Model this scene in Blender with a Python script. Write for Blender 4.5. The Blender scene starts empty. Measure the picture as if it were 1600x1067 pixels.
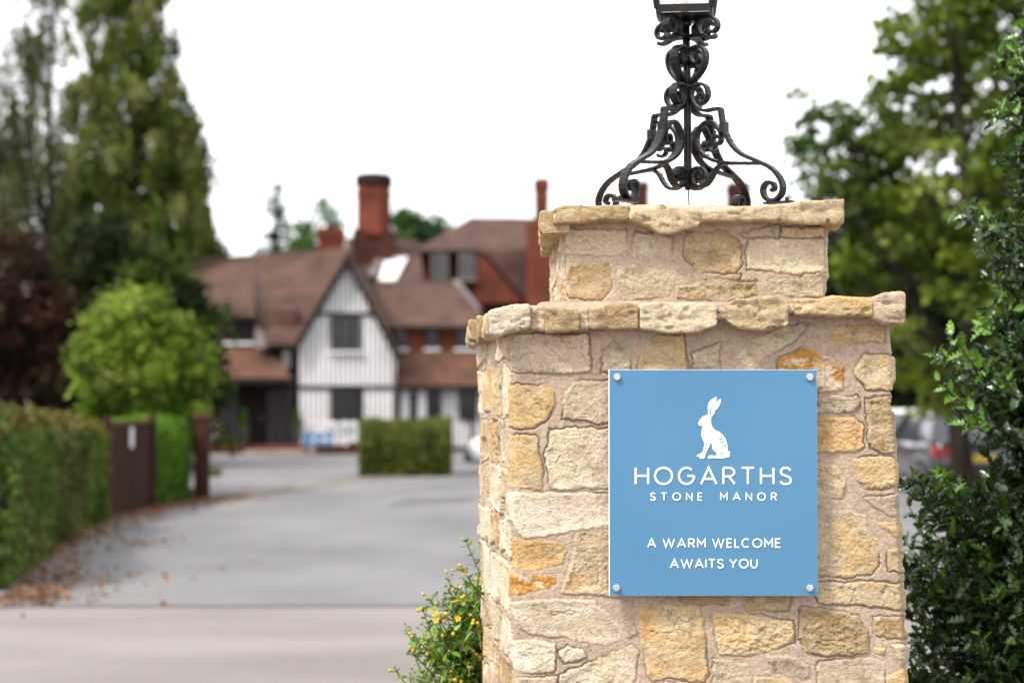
import bpy, math
import numpy as np
from mathutils import Vector, Matrix, noise as mnoise

# ------------------------------------------------------------------ camera, world, sun, exposure
S = bpy.context.scene
C = S.collection
F = 3111.0                      # focal length in px of the 1600 px wide photograph (70 mm)
CAMZ = 1.6
PITCH = math.atan((630 - 533.5) / F)
FOCUS = 5.42
cam = bpy.data.cameras.new('camera')
co = bpy.data.objects.new('camera', cam); C.objects.link(co)
co.location = (0, 0, CAMZ); co.rotation_euler = (math.pi / 2 + PITCH, 0, 0)
cam.sensor_width = 36; cam.lens = F * 36 / 1600
cam.clip_start = 0.1; cam.clip_end = 2000
cam.dof.use_dof = True; cam.dof.focus_distance = FOCUS; cam.dof.aperture_fstop = 2.5
cam.dof.aperture_blades = 0
S.camera = co

SUN_EL, SUN_AZ = math.radians(50), math.radians(-128)      # azimuth from +Y (the view), clockwise
w = bpy.data.worlds.new('World'); S.world = w; w.use_nodes = True
nt = w.node_tree; nt.nodes.clear()
sky = nt.nodes.new('ShaderNodeTexSky'); sky.sky_type = 'NISHITA'; sky.sun_disc = False
sky.sun_elevation = SUN_EL; sky.sun_rotation = SUN_AZ; sky.dust_density = 4; sky.air_density = 1
mx = nt.nodes.new('ShaderNodeMix'); mx.data_type = 'RGBA'; mx.inputs[0].default_value = 0.88
mx.inputs[7].default_value = (10.2, 10.3, 10.6, 1)          # the even white overcast
bg = nt.nodes.new('ShaderNodeBackground'); bg.inputs[1].default_value = 0.088
wo = nt.nodes.new('ShaderNodeOutputWorld')
nt.links.new(sky.outputs[0], mx.inputs[6]); nt.links.new(mx.outputs[2], bg.inputs[0]); nt.links.new(bg.outputs[0], wo.inputs[0])
sl = bpy.data.lights.new('sun', 'SUN'); sl.energy = 2.2; sl.angle = math.radians(11); sl.color = (1, 0.95, 0.88)
so = bpy.data.objects.new('sun', sl); C.objects.link(so)
sd = Vector((math.sin(SUN_AZ) * math.cos(SUN_EL), math.cos(SUN_AZ) * math.cos(SUN_EL), math.sin(SUN_EL)))
so.rotation_euler = sd.to_track_quat('Z', 'Y').to_euler(); so.location = (-10, -10, 20)
S.view_settings.view_transform = 'Standard'; S.view_settings.look = 'None'
S.view_settings.exposure = 1.27; S.view_settings.gamma = 1
S.render.engine = 'CYCLES'
S.cycles.use_denoising = True
S.cycles.max_bounces = 6; S.cycles.transparent_max_bounces = 8

# ------------------------------------------------------------------ helpers
cp, sp = math.cos(PITCH), math.sin(PITCH)
def ray(px, py):
    a, b = (px - 800) / F, (533.5 - py) / F
    return a, cp - b * sp, sp + b * cp
def at(px, py, Y):
    x, y, z = ray(px, py)
    return Vector((x / y * Y, Y, CAMZ + z / y * Y))
def gr(px, py):
    x, y, z = ray(px, py)
    t = -CAMZ / z
    return Vector((x * t, y * t, 0))

def lin(c):
    c = np.asarray(c, float) / 255
    return np.where(c <= 0.04045, c / 12.92, ((c + 0.055) / 1.055) ** 2.4)
GAIN = 0.42                     # picture colour -> surface colour under this exposure
def pc(r, g, b, k=1.0):
    return tuple(np.clip(lin((r, g, b)) * GAIN * k, 0, 0.85))

def tag(o, label=None, cat=None, group=None, kind=None):
    for k, v in (('label', label), ('category', cat), ('group', group), ('kind', kind)):
        if v: o[k] = v
    return o
def thing(name, loc, label, cat, group=None, rz=0):
    o = bpy.data.objects.new(name, None); C.objects.link(o)
    o.empty_display_size = 0.1
    o.location = loc; o.rotation_euler = (0, 0, rz)
    return tag(o, label, cat, group)
def root_of(o):
    while o.parent: o = o.parent
    return o
def link(name, me, m, parent=None):
    o = bpy.data.objects.new(name, me); C.objects.link(o)
    if m: me.materials.append(m)
    if parent: o.parent = parent
    return o
def mesh(name, V, Fc, m, parent=None, smooth=False, local=False, col=None):
    V = np.asarray(V, float).reshape(-1, 3)
    if parent is not None and not local:
        V = V - np.array(root_of(parent).location)
    me = bpy.data.meshes.new(name)
    if isinstance(Fc, np.ndarray):
        n, k = Fc.shape
        me.vertices.add(len(V)); me.vertices.foreach_set('co', V.ravel())
        me.loops.add(n * k); me.loops.foreach_set('vertex_index', Fc.ravel().astype(np.int32))
        me.polygons.add(n); me.polygons.foreach_set('loop_start', np.arange(0, n * k, k, dtype=np.int32))
        me.update(calc_edges=True)
    else:
        me.from_pydata([tuple(v) for v in V], [], Fc); me.update()
    if smooth: me.polygons.foreach_set('use_smooth', np.ones(len(me.polygons), bool))
    if col is not None:
        a = me.color_attributes.new('col', 'FLOAT_COLOR', 'POINT')
        cc = np.ones((len(V), 4)); cc[:, :3] = col
        a.data.foreach_set('color', cc.ravel())
    return link(name, me, m, parent)

class MB:
    def __init__(s): s.v = []; s.f = []
    def add(s, V, Fs):
        b = len(s.v); s.v += [tuple(v) for v in V]; s.f += [tuple(b + i for i in f) for f in Fs]; return s
    def box(s, x0, x1, y0, y1, z0, z1):
        V = [(x, y, z) for z in (z0, z1) for y in (y0, y1) for x in (x0, x1)]
        return s.add(V, [(0, 2, 3, 1), (4, 5, 7, 6), (0, 1, 5, 4), (2, 6, 7, 3), (0, 4, 6, 2), (1, 3, 7, 5)])
    def prism(s, P, d):             # polygon P (3-D points), pushed by vector d
        n = len(P); P = [Vector(p) for p in P]; d = Vector(d)
        return s.add(P + [p + d for p in P], [tuple(range(n)), tuple(range(2 * n - 1, n - 1, -1))] +
                     [(i, i + n, (i + 1) % n + n, (i + 1) % n) for i in range(n)])
    def slab(s, P, t):              # thick sheet below a planar polygon
        P = [Vector(p) for p in P]
        nrm = (P[1] - P[0]).cross(P[2] - P[0]).normalized()
        if nrm.z < 0: nrm = -nrm
        return s.prism(P, -nrm * t)
    def bar(s, a, b, w, h):
        a, b = Vector(a), Vector(b); d = (b - a).normalized()
        u = d.cross(Vector((0, 0, 1)));
        if u.length < 1e-3: u = Vector((1, 0, 0))
        u.normalize(); q = u.cross(d)
        return s.prism([a + u * w / 2 + q * h / 2, a - u * w / 2 + q * h / 2, a - u * w / 2 - q * h / 2, a + u * w / 2 - q * h / 2], b - a)
    def tube(s, pts, rad, n=8, cap=True):
        pts = [Vector(p) for p in pts]
        if not hasattr(rad, '__len__'): rad = [rad] * len(pts)
        V = []; up = None
        for i, p in enumerate(pts):
            d = (pts[min(i + 1, len(pts) - 1)] - pts[max(i - 1, 0)]).normalized()
            if up is None:
                up = d.orthogonal().normalized()
            up = (up - d * up.dot(d)).normalized(); q = d.cross(up)
            for k in range(n):
                a = 2 * math.pi * k / n
                V.append(p + (up * math.cos(a) + q * math.sin(a)) * rad[i])
        m = len(pts)
        Fs = [(i * n + k, i * n + (k + 1) % n, (i + 1) * n + (k + 1) % n, (i + 1) * n + k) for i in range(m - 1) for k in range(n)]
        if cap: Fs += [tuple(range(n - 1, -1, -1)), tuple((m - 1) * n + k for k in range(n))]
        return s.add(V, Fs)
    def lathe(s, c, prof, n=24, sx=1, sy=1, rot=0):
        V = []; c = Vector(c)
        for r, z in prof:
            for k in range(n):
                a = 2 * math.pi * k / n + rot
                V.append(c + Vector((math.cos(a) * r * sx, math.sin(a) * r * sy, z)))
        m = len(prof)
        Fs = [(i * n + k, i * n + (k + 1) % n, (i + 1) * n + (k + 1) % n, (i + 1) * n + k) for i in range(m - 1) for k in range(n)]
        Fs += [tuple(range(n - 1, -1, -1)), tuple((m - 1) * n + k for k in range(n))]
        return s.add(V, Fs)
    def build(s, name, m, parent=None, smooth=False, local=False, bevel=0):
        o = mesh(name, s.v, s.f, m, parent, smooth, local)
        if bevel:
            b = o.modifiers.new('b', 'BEVEL'); b.width = bevel; b.segments = 2; b.limit_method = 'ANGLE'
        return o

def catmull(P, n=8, closed=False):
    P = [np.asarray(p, float) for p in P]
    if closed: Q = [P[-1]] + P + [P[0], P[1]]
    else: Q = [2 * P[0] - P[1]] + P + [2 * P[-1] - P[-2]]
    out = []
    for i in range(1, len(Q) - 2):
        a, b, c, d = Q[i - 1:i + 3]
        for k in range(n):
            t = k / n
            out.append(0.5 * (2 * b + (c - a) * t + (2 * a - 5 * b + 4 * c - d) * t * t + (3 * b - a - 3 * c + d) * t ** 3))
    if not closed: out.append(P[-1])
    return out

# numpy value noise
def _h(i, j, k, s):
    n = (i * 73856093) ^ (j * 19349663) ^ (k * 83492791) ^ (s * 2654435761 & 0x7fffffff)
    n = (n ^ (n >> 13)) * 1274126177 & 0x7fffffff
    n = (n ^ (n >> 16)) * 668265263 & 0x7fffffff
    return (n ^ (n >> 15)) / float(0x7fffffff)
def vn(x, y, z, s=0):
    x, y, z = (np.asarray(a, float) for a in (x, y, z))
    x, y, z = np.broadcast_arrays(x, y, z)
    i, j, k = (np.floor(a).astype(np.int64) for a in (x, y, z))
    fx, fy, fz = x - i, y - j, z - k
    fx, fy, fz = (a * a * a * (a * (a * 6 - 15) + 10) for a in (fx, fy, fz))
    r = 0
    for a in (0, 1):
        for b in (0, 1):
            for c in (0, 1):
                r = r + _h(i + a, j + b, k + c, s) * (fx if a else 1 - fx) * (fy if b else 1 - fy) * (fz if c else 1 - fz)
    return r * 2 - 1
def fbm(x, y, z, s=0, o=4, g=0.5):
    r = 0; a = 1; t = 0
    for q in range(o):
        r = r + a * vn(x * 2 ** q, y * 2 ** q, z * 2 ** q, s + 17 * q); t += a; a *= g
    return r / t
def ridge(x, y, z, s=0, o=3):
    r = 0; a = 1; t = 0
    for q in range(o):
        r = r + a * (1 - 2 * np.abs(vn(x * 2 ** q, y * 2 ** q, z * 2 ** q, s + 31 * q))); t += a; a *= 0.5
    return r / t
def sstep(a, b, x):
    t = np.clip((x - a) / (b - a), 0, 1); return t * t * (3 - 2 * t)

# ------------------------------------------------------------------ materials
MATS = {}
def mat(name, c1, c2=None, rough=0.6, scale=8.0, bump=0.0, bscale=60.0, metal=0.0, stretch=(1, 1, 1), detail=5, spec=None, lo=0.35, hi=0.65):
    m = bpy.data.materials.new(name); m.use_nodes = True
    n = m.node_tree.nodes; L = m.node_tree.links; b = n['Principled BSDF']
    b.inputs['Roughness'].default_value = rough; b.inputs['Metallic'].default_value = metal
    b.inputs['Specular IOR Level'].default_value = spec if spec is not None else (0.12 if rough > 0.55 else 0.5)
    tc = n.new('ShaderNodeTexCoord'); mp = n.new('ShaderNodeMapping'); mp.inputs['Scale'].default_value = stretch
    L.new(tc.outputs['Object'], mp.inputs[0])
    c1 = tuple(c1); c2 = tuple(v * 0.75 for v in c1) if c2 is None else tuple(c2)
    t = n.new('ShaderNodeTexNoise'); t.inputs['Scale'].default_value = scale; t.inputs['Detail'].default_value = detail
    L.new(mp.outputs[0], t.inputs['Vector'])
    r = n.new('ShaderNodeValToRGB'); r.color_ramp.elements[0].position = lo; r.color_ramp.elements[1].position = hi
    r.color_ramp.elements[0].color = (*c2, 1); r.color_ramp.elements[1].color = (*c1, 1)
    L.new(t.outputs[0], r.inputs[0]); L.new(r.outputs[0], b.inputs['Base Color'])
    if bump:
        t2 = n.new('ShaderNodeTexNoise'); t2.inputs['Scale'].default_value = bscale; t2.inputs['Detail'].default_value = 4
        L.new(mp.outputs[0], t2.inputs['Vector'])
        bp = n.new('ShaderNodeBump'); bp.inputs['Strength'].default_value = bump; bp.inputs['Distance'].default_value = 0.01
        L.new(t2.outputs[0], bp.inputs['Height']); L.new(bp.outputs[0], b.inputs['Normal'])
    m['_ramp'] = 1
    MATS[name] = m
    return m
def brickmat(name, c1, c2, mortar, bw, bh, ms=0.01, rough=0.8, flat=False):
    m = bpy.data.materials.new(name); m.use_nodes = True
    n = m.node_tree.nodes; L = m.node_tree.links; b = n['Principled BSDF']; b.inputs['Roughness'].default_value = rough; b.inputs['Specular IOR Level'].default_value = 0.12
    tc = n.new('ShaderNodeTexCoord'); sx = n.new('ShaderNodeSeparateXYZ'); L.new(tc.outputs['Object'], sx.inputs[0])
    ad = n.new('ShaderNodeMath'); ad.operation = 'ADD'; L.new(sx.outputs[0], ad.inputs[0]); L.new(sx.outputs[1], ad.inputs[1])
    cb = n.new('ShaderNodeCombineXYZ')
    L.new(sx.outputs[0] if flat else ad.outputs[0], cb.inputs[0]); L.new(sx.outputs[2], cb.inputs[1])
    t = n.new('ShaderNodeTexBrick'); L.new(cb.outputs[0], t.inputs['Vector'])
    t.inputs['Color1'].default_value = (*c1, 1); t.inputs['Color2'].default_value = (*c2, 1); t.inputs['Mortar'].default_value = (*mortar, 1)
    t.inputs['Scale'].default_value = 1; t.inputs['Brick Width'].default_value = bw; t.inputs['Row Height'].default_value = bh; t.inputs['Mortar Size'].default_value = ms
    nz = n.new('ShaderNodeTexNoise'); nz.inputs['Scale'].default_value = 0.9; nz.inputs['Detail'].default_value = 6; L.new(tc.outputs['Object'], nz.inputs['Vector'])
    r = n.new('ShaderNodeValToRGB'); r.color_ramp.elements[0].position = 0.3; r.color_ramp.elements[1].position = 0.7
    r.color_ramp.elements[0].color = (0.6, 0.62, 0.6, 1); r.color_ramp.elements[1].color = (1.25, 1.15, 1.1, 1)
    L.new(nz.outputs[0], r.inputs[0])
    x = n.new('ShaderNodeMix'); x.data_type = 'RGBA'; x.blend_type = 'MULTIPLY'; x.inputs[0].default_value = 1
    L.new(t.outputs['Color'], x.inputs[6]); L.new(r.outputs[0], x.inputs[7]); L.new(x.outputs[2], b.inputs['Base Color'])
    bp = n.new('ShaderNodeBump'); bp.inputs['Strength'].default_value = 0.6; bp.inputs['Distance'].default_value = 0.02; bp.invert = True
    L.new(t.outputs['Fac'], bp.inputs['Height']); L.new(bp.outputs[0], b.inputs['Normal'])
    return m
def leafmat(name, rough=0.5, trans=0.25, spec=0.4):
    m = bpy.data.materials.new(name); m.use_nodes = True
    n = m.node_tree.nodes; L = m.node_tree.links; b = n['Principled BSDF']
    b.inputs['Roughness'].default_value = rough; b.inputs['Specular IOR Level'].default_value = spec
    a = n.new('ShaderNodeAttribute'); a.attribute_name = 'col'
    nz = n.new('ShaderNodeTexNoise'); nz.inputs['Scale'].default_value = 30
    hs = n.new('ShaderNodeHueSaturation'); mr = n.new('ShaderNodeMapRange'); mr.inputs[3].default_value = 0.75; mr.inputs[4].default_value = 1.25
    tc = n.new('ShaderNodeTexCoord'); L.new(tc.outputs['Object'], nz.inputs['Vector']); L.new(nz.outputs[0], mr.inputs[0]); L.new(mr.outputs[0], hs.inputs['Value'])
    L.new(a.outputs['Color'], hs.inputs['Color']); L.new(hs.outputs[0], b.inputs['Base Color'])
    tr = n.new('ShaderNodeBsdfTranslucent'); L.new(hs.outputs[0], tr.inputs[0])
    ms = n.new('ShaderNodeMixShader'); ms.inputs[0].default_value = trans
    o = n['Material Output']
    L.new(b.outputs[0], ms.inputs[1]); L.new(tr.outputs[0], ms.inputs[2]); L.new(ms.outputs[0], o.inputs[0])
    return m
def stonemat():
    m = bpy.data.materials.new('rubble_stone'); m.use_nodes = True
    n = m.node_tree.nodes; L = m.node_tree.links; b = n['Principled BSDF']
    b.inputs['Roughness'].default_value = 0.88; b.inputs['Specular IOR Level'].default_value = 0.12
    a = n.new('ShaderNodeAttribute'); a.attribute_name = 'col'
    tc = n.new('ShaderNodeTexCoord')
    def ns(scale, det, st=(1, 1, 1)):
        mp = n.new('ShaderNodeMapping'); mp.inputs['Scale'].default_value = st; L.new(tc.outputs['Object'], mp.inputs[0])
        t = n.new('ShaderNodeTexNoise'); t.inputs['Scale'].default_value = scale; t.inputs['Detail'].default_value = det; t.inputs['Roughness'].default_value = 0.65
        L.new(mp.outputs[0], t.inputs['Vector']); return t
    g = ns(150, 5); r = n.new('ShaderNodeValToRGB'); e = r.color_ramp.elements
    e[0].position = 0.3; e[0].color = (0.74, 0.72, 0.68, 1); e[1].position = 0.7; e[1].color = (1.2, 1.2, 1.2, 1)
    L.new(g.outputs[0], r.inputs[0])
    x = n.new('ShaderNodeMix'); x.data_type = 'RGBA'; x.blend_type = 'MULTIPLY'; x.inputs[0].default_value = 1
    L.new(a.outputs['Color'], x.inputs[6]); L.new(r.outputs[0], x.inputs[7])
    v = n.new('ShaderNodeTexVoronoi'); v.inputs['Scale'].default_value = 55; L.new(tc.outputs['Object'], v.inputs['Vector'])
    g3 = ns(9, 3); pr = n.new('ShaderNodeValToRGB'); pe = pr.color_ramp.elements       # sparse dark pits
    pe[0].position = 0.10; pe[0].color = (0.45, 0.4, 0.36, 1); pe[1].position = 0.2; pe[1].color = (1, 1, 1, 1)
    L.new(v.outputs['Distance'], pr.inputs[0])
    fr = n.new('ShaderNodeMapRange'); fr.inputs[1].default_value = 0.52; fr.inputs[2].default_value = 0.62; L.new(g3.outputs[0], fr.inputs[0])
    x2 = n.new('ShaderNodeMix'); x2.data_type = 'RGBA'; x2.blend_type = 'MULTIPLY'
    L.new(fr.outputs[0], x2.inputs[0]); L.new(x.outputs[2], x2.inputs[6]); L.new(pr.outputs[0], x2.inputs[7])
    L.new(x2.outputs[2], b.inputs['Base Color'])
    g2 = ns(110, 6, (1, 1, 1.8)); bp = n.new('ShaderNodeBump'); bp.inputs['Strength'].default_value = 0.75; bp.inputs['Distance'].default_value = 0.007
    L.new(g2.outputs[0], bp.inputs['Height']); L.new(bp.outputs[0], b.inputs['Normal'])
    return m
M_stone = stonemat()
M_leaf = leafmat('foliage', 0.6, 0.4, 0.15); M_holly = leafmat('holly_leaf', 0.23, 0.08, 0.6); M_hyp = leafmat('small_leaf', 0.42, 0.25)
M_iron = mat('black_iron', (0.006, 0.006, 0.0065), (0.005, 0.004, 0.004), 0.3, 25, 0.18, 45, metal=0.0, spec=0.3)
M_bark = mat('bark', (0.05, 0.038, 0.028), (0.02, 0.015, 0.012), 0.9, 6, 0.6, 30, stretch=(1, 1, 0.3))
M_twig = mat('twig', (0.09, 0.07, 0.035), (0.05, 0.03, 0.02), 0.7, 20)
M_gtwig = mat('green_twig', (0.12, 0.11, 0.04), (0.1, 0.06, 0.03), 0.6, 20)
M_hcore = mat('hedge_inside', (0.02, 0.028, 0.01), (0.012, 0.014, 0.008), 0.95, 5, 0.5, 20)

# ------------------------------------------------------------------ ground, drive, road
def sheet(name, pts, z, m, kind='structure'):
    o = mesh(name, [(p[0], p[1], z) for p in pts], [tuple(range(len(pts)))], m)
    return tag(o, kind=kind)
M_earth = mat('ground_earth', (0.05, 0.06, 0.025), (0.03, 0.03, 0.018), 0.95, 1.2, 0.4, 20)
M_asph = mat('drive_asphalt', pc(168, 166, 167), pc(146, 144, 146), 0.8, 0.42, 0.35, 180, stretch=(1, 0.5, 1), detail=11, lo=0.34, hi=0.6)
M_road = mat('road_concrete', pc(186, 177, 172), pc(166, 157, 153), 0.85, 0.7, 0.35, 160, stretch=(0.4, 1, 1), detail=11, lo=0.33, hi=0.6)
M_park = mat('car_park_asphalt', pc(150, 146, 150), pc(120, 116, 120), 0.85, 0.9, 0.3, 120)
sheet('ground', [(-600, -60), (600, -60), (600, 900), (-600, 900)], -0.02, M_earth)
e = [gr(-900, 953), gr(2600, 941)]
sheet('road', [(-60, -30), (60, -30), (60, e[1].y), (-60, e[0].y)], 0.0, M_road)
# the drive sweeping towards the hotel, with its left edge along the hedges
dl = [gr(0, 942), gr(60, 868), gr(110, 835), gr(165, 812), gr(235, 795), gr(315, 783), gr(330, 763), gr(200, 735), gr(150, 712)]
sheet('driveway', [(-60, e[0].y + 0.02), (60, e[1].y + 0.02), (60, 68), (-26, 68), (-24, 52), (-14, 46)] + [(p.x, p.y) for p in dl[::-1]][2:-1] + [(-4.4, 16.9), (-12, 16.6), (-60, 16.5)], -0.005, M_asph)
sheet('road_joint', [(-60, e[0].y - .05), (60, e[1].y - .05), (60, e[1].y + .04), (-60, e[0].y + .04)], 0.004, mat('joint_tar', pc(110, 104, 102), pc(90, 86, 84), .9, 9))
M_kerb = mat('kerb_concrete', pc(182, 172, 160), pc(150, 135, 120), 0.9, 3, 0.3, 60)
kp = [gr(300, 790), gr(400, 773), gr(480, 760), gr(560, 748), gr(700, 738), gr(800, 731)]
mb = MB()
for a, b in zip(kp, kp[1:]):
    d = (b - a).normalized(); u = Vector((-d.y, d.x, 0)) * 0.22
    mb.add([a - u + Vector((0, 0, .003)), b - u + Vector((0, 0, .003)), b + u + Vector((0, 0, .003)), a + u + Vector((0, 0, .003))], [(0, 1, 2, 3)])
tag(mb.build('drain_channel', M_kerb), kind='structure')
for nm, pts, zz, colr in (('asphalt_patch', [gr(600, 790), gr(730, 784), gr(750, 775), gr(640, 778)], 0.001, (142, 140, 142)),):
    sheet(nm, pts, zz, mat('patch', pc(*colr), pc(134, 132, 134), 0.85, 2))

# ------------------------------------------------------------------ leaf geometry
def leafquads(cen, size, rng, wid=0.55, axis=None, spread=1.0, up=0.0):
    n = len(cen)
    a = rng.normal(size=(n, 3))
    if axis is not None: a = axis + spread * a
    a[:, 2] += up
    a /= np.linalg.norm(a, axis=1)[:, None]
    b = np.cross(a, rng.normal(size=(n, 3))); b /= np.linalg.norm(b, axis=1)[:, None] + 1e-9
    s = (np.asarray(size) * np.ones(n))[:, None]
    V = np.stack([cen - a * s / 2, cen + b * s * wid / 2, cen + a * s / 2, cen - b * s * wid / 2], 1).reshape(-1, 3)
    return V, np.arange(4 * n, dtype=np.int32).reshape(-1, 4)
def leafmesh(name, cen, size, colors, rng, parent, m=None, **k):
    V, Fc = leafquads(cen, size, rng, **k)
    return mesh(name, V, Fc, m or M_leaf, parent, col=np.repeat(colors, 4, 0))

def crown(rows, Y, ncl, nlf, crad, lsize, cols, seed, parent, name='crown', flat=0.8, shell=0.45, droop=0.0, depth=1.0, wid=0.6, down=0.0):
    """rows: (py, x left, x right) outline at distance Y, turned into a round crown of leaf clumps"""
    rng = np.random.default_rng(seed)
    R = sorted([(at(0, r[0], Y).z, at(r[1], r[0], Y).x, at(r[2], r[0], Y).x) for r in rows])
    zs = np.array([r[0] for r in R]); xl = np.array([r[1] for r in R]); xr = np.array([r[2] for r in R])
    wz = np.interp(np.linspace(zs[0], zs[-1], 200), zs, (xr - xl)) ** 2 + 0.05
    cz = rng.choice(np.linspace(zs[0], zs[-1], 200), size=ncl, p=wz / wz.sum())
    cz = np.clip(cz + rng.normal(size=ncl) * 0.1, zs[0], zs[-1])
    l, r = np.interp(cz, zs, xl), np.interp(cz, zs, xr)
    rad = (r - l) / 2
    q = rng.random(ncl) ** shell
    th = rng.random(ncl) * 2 * math.pi
    clx = (l + r) / 2 + np.cos(th) * q * (rad - crad * 0.3); cly = Y + np.sin(th) * q * (rad - crad * 0.3) * depth
    k = rng.integers(0, len(cols), ncl)
    base = np.array(cols)[k] * rng.uniform(0.6, 1.45, ncl)[:, None]
    idx = rng.integers(0, ncl, nlf)
    cr = crad * rng.uniform(0.5, 1.4, ncl)
    o = rng.normal(size=(nlf, 3)) * cr[idx][:, None] * 0.5
    o[:, 2] *= flat
    if droop: o[:, 2] -= rng.random(nlf) ** 1.5 * droop; o[:, :2] *= 0.55
    cen = np.stack([clx[idx], cly[idx], cz[idx]], 1) + o
    cen[:, 2] = np.maximum(cen[:, 2], 0.05)
    c = base[idx] * rng.uniform(0.75, 1.3, nlf)[:, None]
    leafmesh(name, cen, lsize * rng.uniform(0.6, 1.4, nlf), np.clip(c, 0, 0.6), rng, parent, wid=wid, up=down)
    return np.stack([clx, cly, cz], 1)
def trunk(base, top, r0, r1, parent, limbs=None, seed=0, name='trunk'):
    rng = np.random.default_rng(seed); mb = MB()
    b, t = Vector(base), Vector(top); L = (t - b).length
    pts = [b + (t - b) * q + Vector((rng.normal(), rng.normal(), 0)) * 0.006 * L * (q > 0) for q in np.linspace(0, 1, 9)]
    mb.tube(pts, [r0 * (1.35 if i == 0 else 1) * (1 - i / 8) + r1 * i / 8 for i in range(9)], 10)
    if limbs is not None:
        for c in limbs:
            c = Vector(c); q = min(0.95, max(0.12, (c.z - b.z) / L - 0.12 - 0.1 * rng.random()))
            s = b + (t - b) * q; m_ = (s + c) / 2 + Vector((0, 0, -0.08 * (c - s).length))
            rr = (r0 * (1 - q) + r1 * q) * 0.45
            mb.tube([Vector(p) for p in catmull([s, m_, c], 4)], list(np.linspace(rr, rr * 0.2, 9)), 6)
    return mb.build(name, M_bark, parent, smooth=True)

G = lambda r, g, b, k=0.8: tuple(lin((r, g, b)) * GAIN * k)
# left: tall trees
t = thing('weeping_tree', Vector((at(205, 600, 72).x, 72, 0)), 'tall dense drooping green tree left of the hotel roof', 'tree')
Yt = t.location.y
cl = crown([(-520, 150, 200), (-300, 120, 240), (-60, 112, 262), (0, 108, 268), (100, 95, 288), (160, 90, 306), (240, 85, 334), (300, 80, 340), (390, 60, 356), (480, 50, 370), (600, 60, 368), (690, 90, 340)],
      Yt, 1200, 105000, 0.55, 0.25, [G(164, 176, 76), G(136, 154, 62), G(178, 182, 106), G(116, 142, 52)], 3, t, droop=0.6, wid=0.5, down=-1.0)
trunk((t.location.x, Yt, 0), (t.location.x, Yt, 17), 0.35, 0.06, t, cl[::22], 4)
t = thing('birch_tree', gr(60, 722), 'tall thin airy birch with drooping twigs at far left', 'tree')
Yt = t.location.y
cl = crown([(-300, 20, 110), (-60, -10, 120), (0, 60, 125), (40, 20, 120), (80, -30, 110), (200, -70, 110), (330, -80, 120), (420, -60, 110), (500, 0, 90)],
      Yt, 260, 22000, 0.42, 0.19, [G(160, 164, 116), G(138, 146, 84), G(120, 130, 70)], 13, t, droop=1.1, wid=0.35, down=-1.0, shell=0.6)
trunk((t.location.x, Yt, 0), (t.location.x + 0.4, Yt, 14), 0.16, 0.03, t, cl[::9], 5)
t = thing('copper_beech', gr(20, 735), 'dark purple leaved tree behind the left hedge', 'tree')
Yt = t.location.y
cl = crown([(372, 10, 70), (400, -40, 112), (470, -110, 120), (560, -130, 125), (650, -120, 118), (700, -90, 100)], Yt, 260, 16000, 0.4, 0.17,
      [G(98, 62, 46), G(80, 54, 40), G(84, 72, 44), G(66, 44, 36)], 23, t)
trunk((t.location.x, Yt, 0), (t.location.x, Yt, 4.5), 0.22, 0.05, t, cl[::25], 6)
t = thing('dark_yew', gr(150, 728), 'dark evergreen behind the bright green rounded tree', 'tree')
Yt = t.location.y
cl = crown([(330, 130, 190), (400, 80, 290), (500, 60, 345), (600, 60, 350), (660, 60, 345), (705, 80, 330)], Yt, 520, 42000, 0.45, 0.24,
      [G(72, 88, 32), G(58, 76, 28), G(92, 116, 32)], 33, t)
trunk((t.location.x, Yt, 0), (t.location.x, Yt, 5), 0.25, 0.05, t, cl[::30], 7)
t = thing('maple_tree', gr(222, 772), 'small bright lime green rounded tree above the brown fence', 'tree')
Yt = t.location.y
cl = crown([(462, 190, 265), (480, 150, 300), (510, 125, 300), (545, 110, 330), (590, 102, 338), (625, 105, 330), (655, 135, 320), (675, 180, 300)], Yt, 240, 13500, 0.25, 0.115,
      [G(160, 188, 62, 1.1), G(130, 164, 48, 1.05), G(180, 200, 90, 1.1), G(104, 140, 38)], 43, t, wid=0.75)
trunk((t.location.x, Yt, 0), (t.location.x, Yt, 2.6), 0.09, 0.03, t, cl[::16], 8)

# far trees behind the roof
def fartree(name, label, px, base_rows, Y, cols, seed, n=4000, cr=0.5, ls=0.28, ncl=60, group=None, **k):
    z0 = 0
    p = at(px, 600, Y)
    t = thing(name, (p.x, Y, 0), label, 'tree', group)
    cl = crown(base_rows, Y, ncl, n, cr, ls, cols, seed, t, **k)
    trunk((p.x, Y, 0), (p.x, Y, at(px, base_rows[0][0] + 8, Y).z), 0.3, 0.04, t, cl[::12], seed)
fartree('far_conifer', 'dark spiky conifer far behind the left roof ridge', 432, [(293, 428, 436), (330, 418, 446), (370, 408, 456), (400, 405, 465), (460, 400, 470), (520, 395, 475)], 105,
        [G(50, 80, 66), G(66, 92, 74)], 51, 4200, 0.5, 0.3, 90, wid=0.4)
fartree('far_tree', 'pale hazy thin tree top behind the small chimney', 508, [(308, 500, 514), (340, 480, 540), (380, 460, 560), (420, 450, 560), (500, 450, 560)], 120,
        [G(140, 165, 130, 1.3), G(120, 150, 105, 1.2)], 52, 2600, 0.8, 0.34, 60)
fartree('far_tree', 'low yellow green tree between the conifer and small chimney', 470, [(352, 462, 480), (365, 450, 500), (400, 440, 520), (500, 440, 520)], 98,
        [G(130, 160, 80), G(100, 140, 66)], 53, 2600, 0.7, 0.3, 60)
fartree('far_tree', 'green tree rising just right of the large chimney', 632, [(322, 622, 640), (345, 605, 655), (380, 595, 665), (450, 590, 670)], 100,
        [G(90, 140, 60), G(110, 150, 80)], 54, 3600, 0.7, 0.3, 60)
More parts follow.
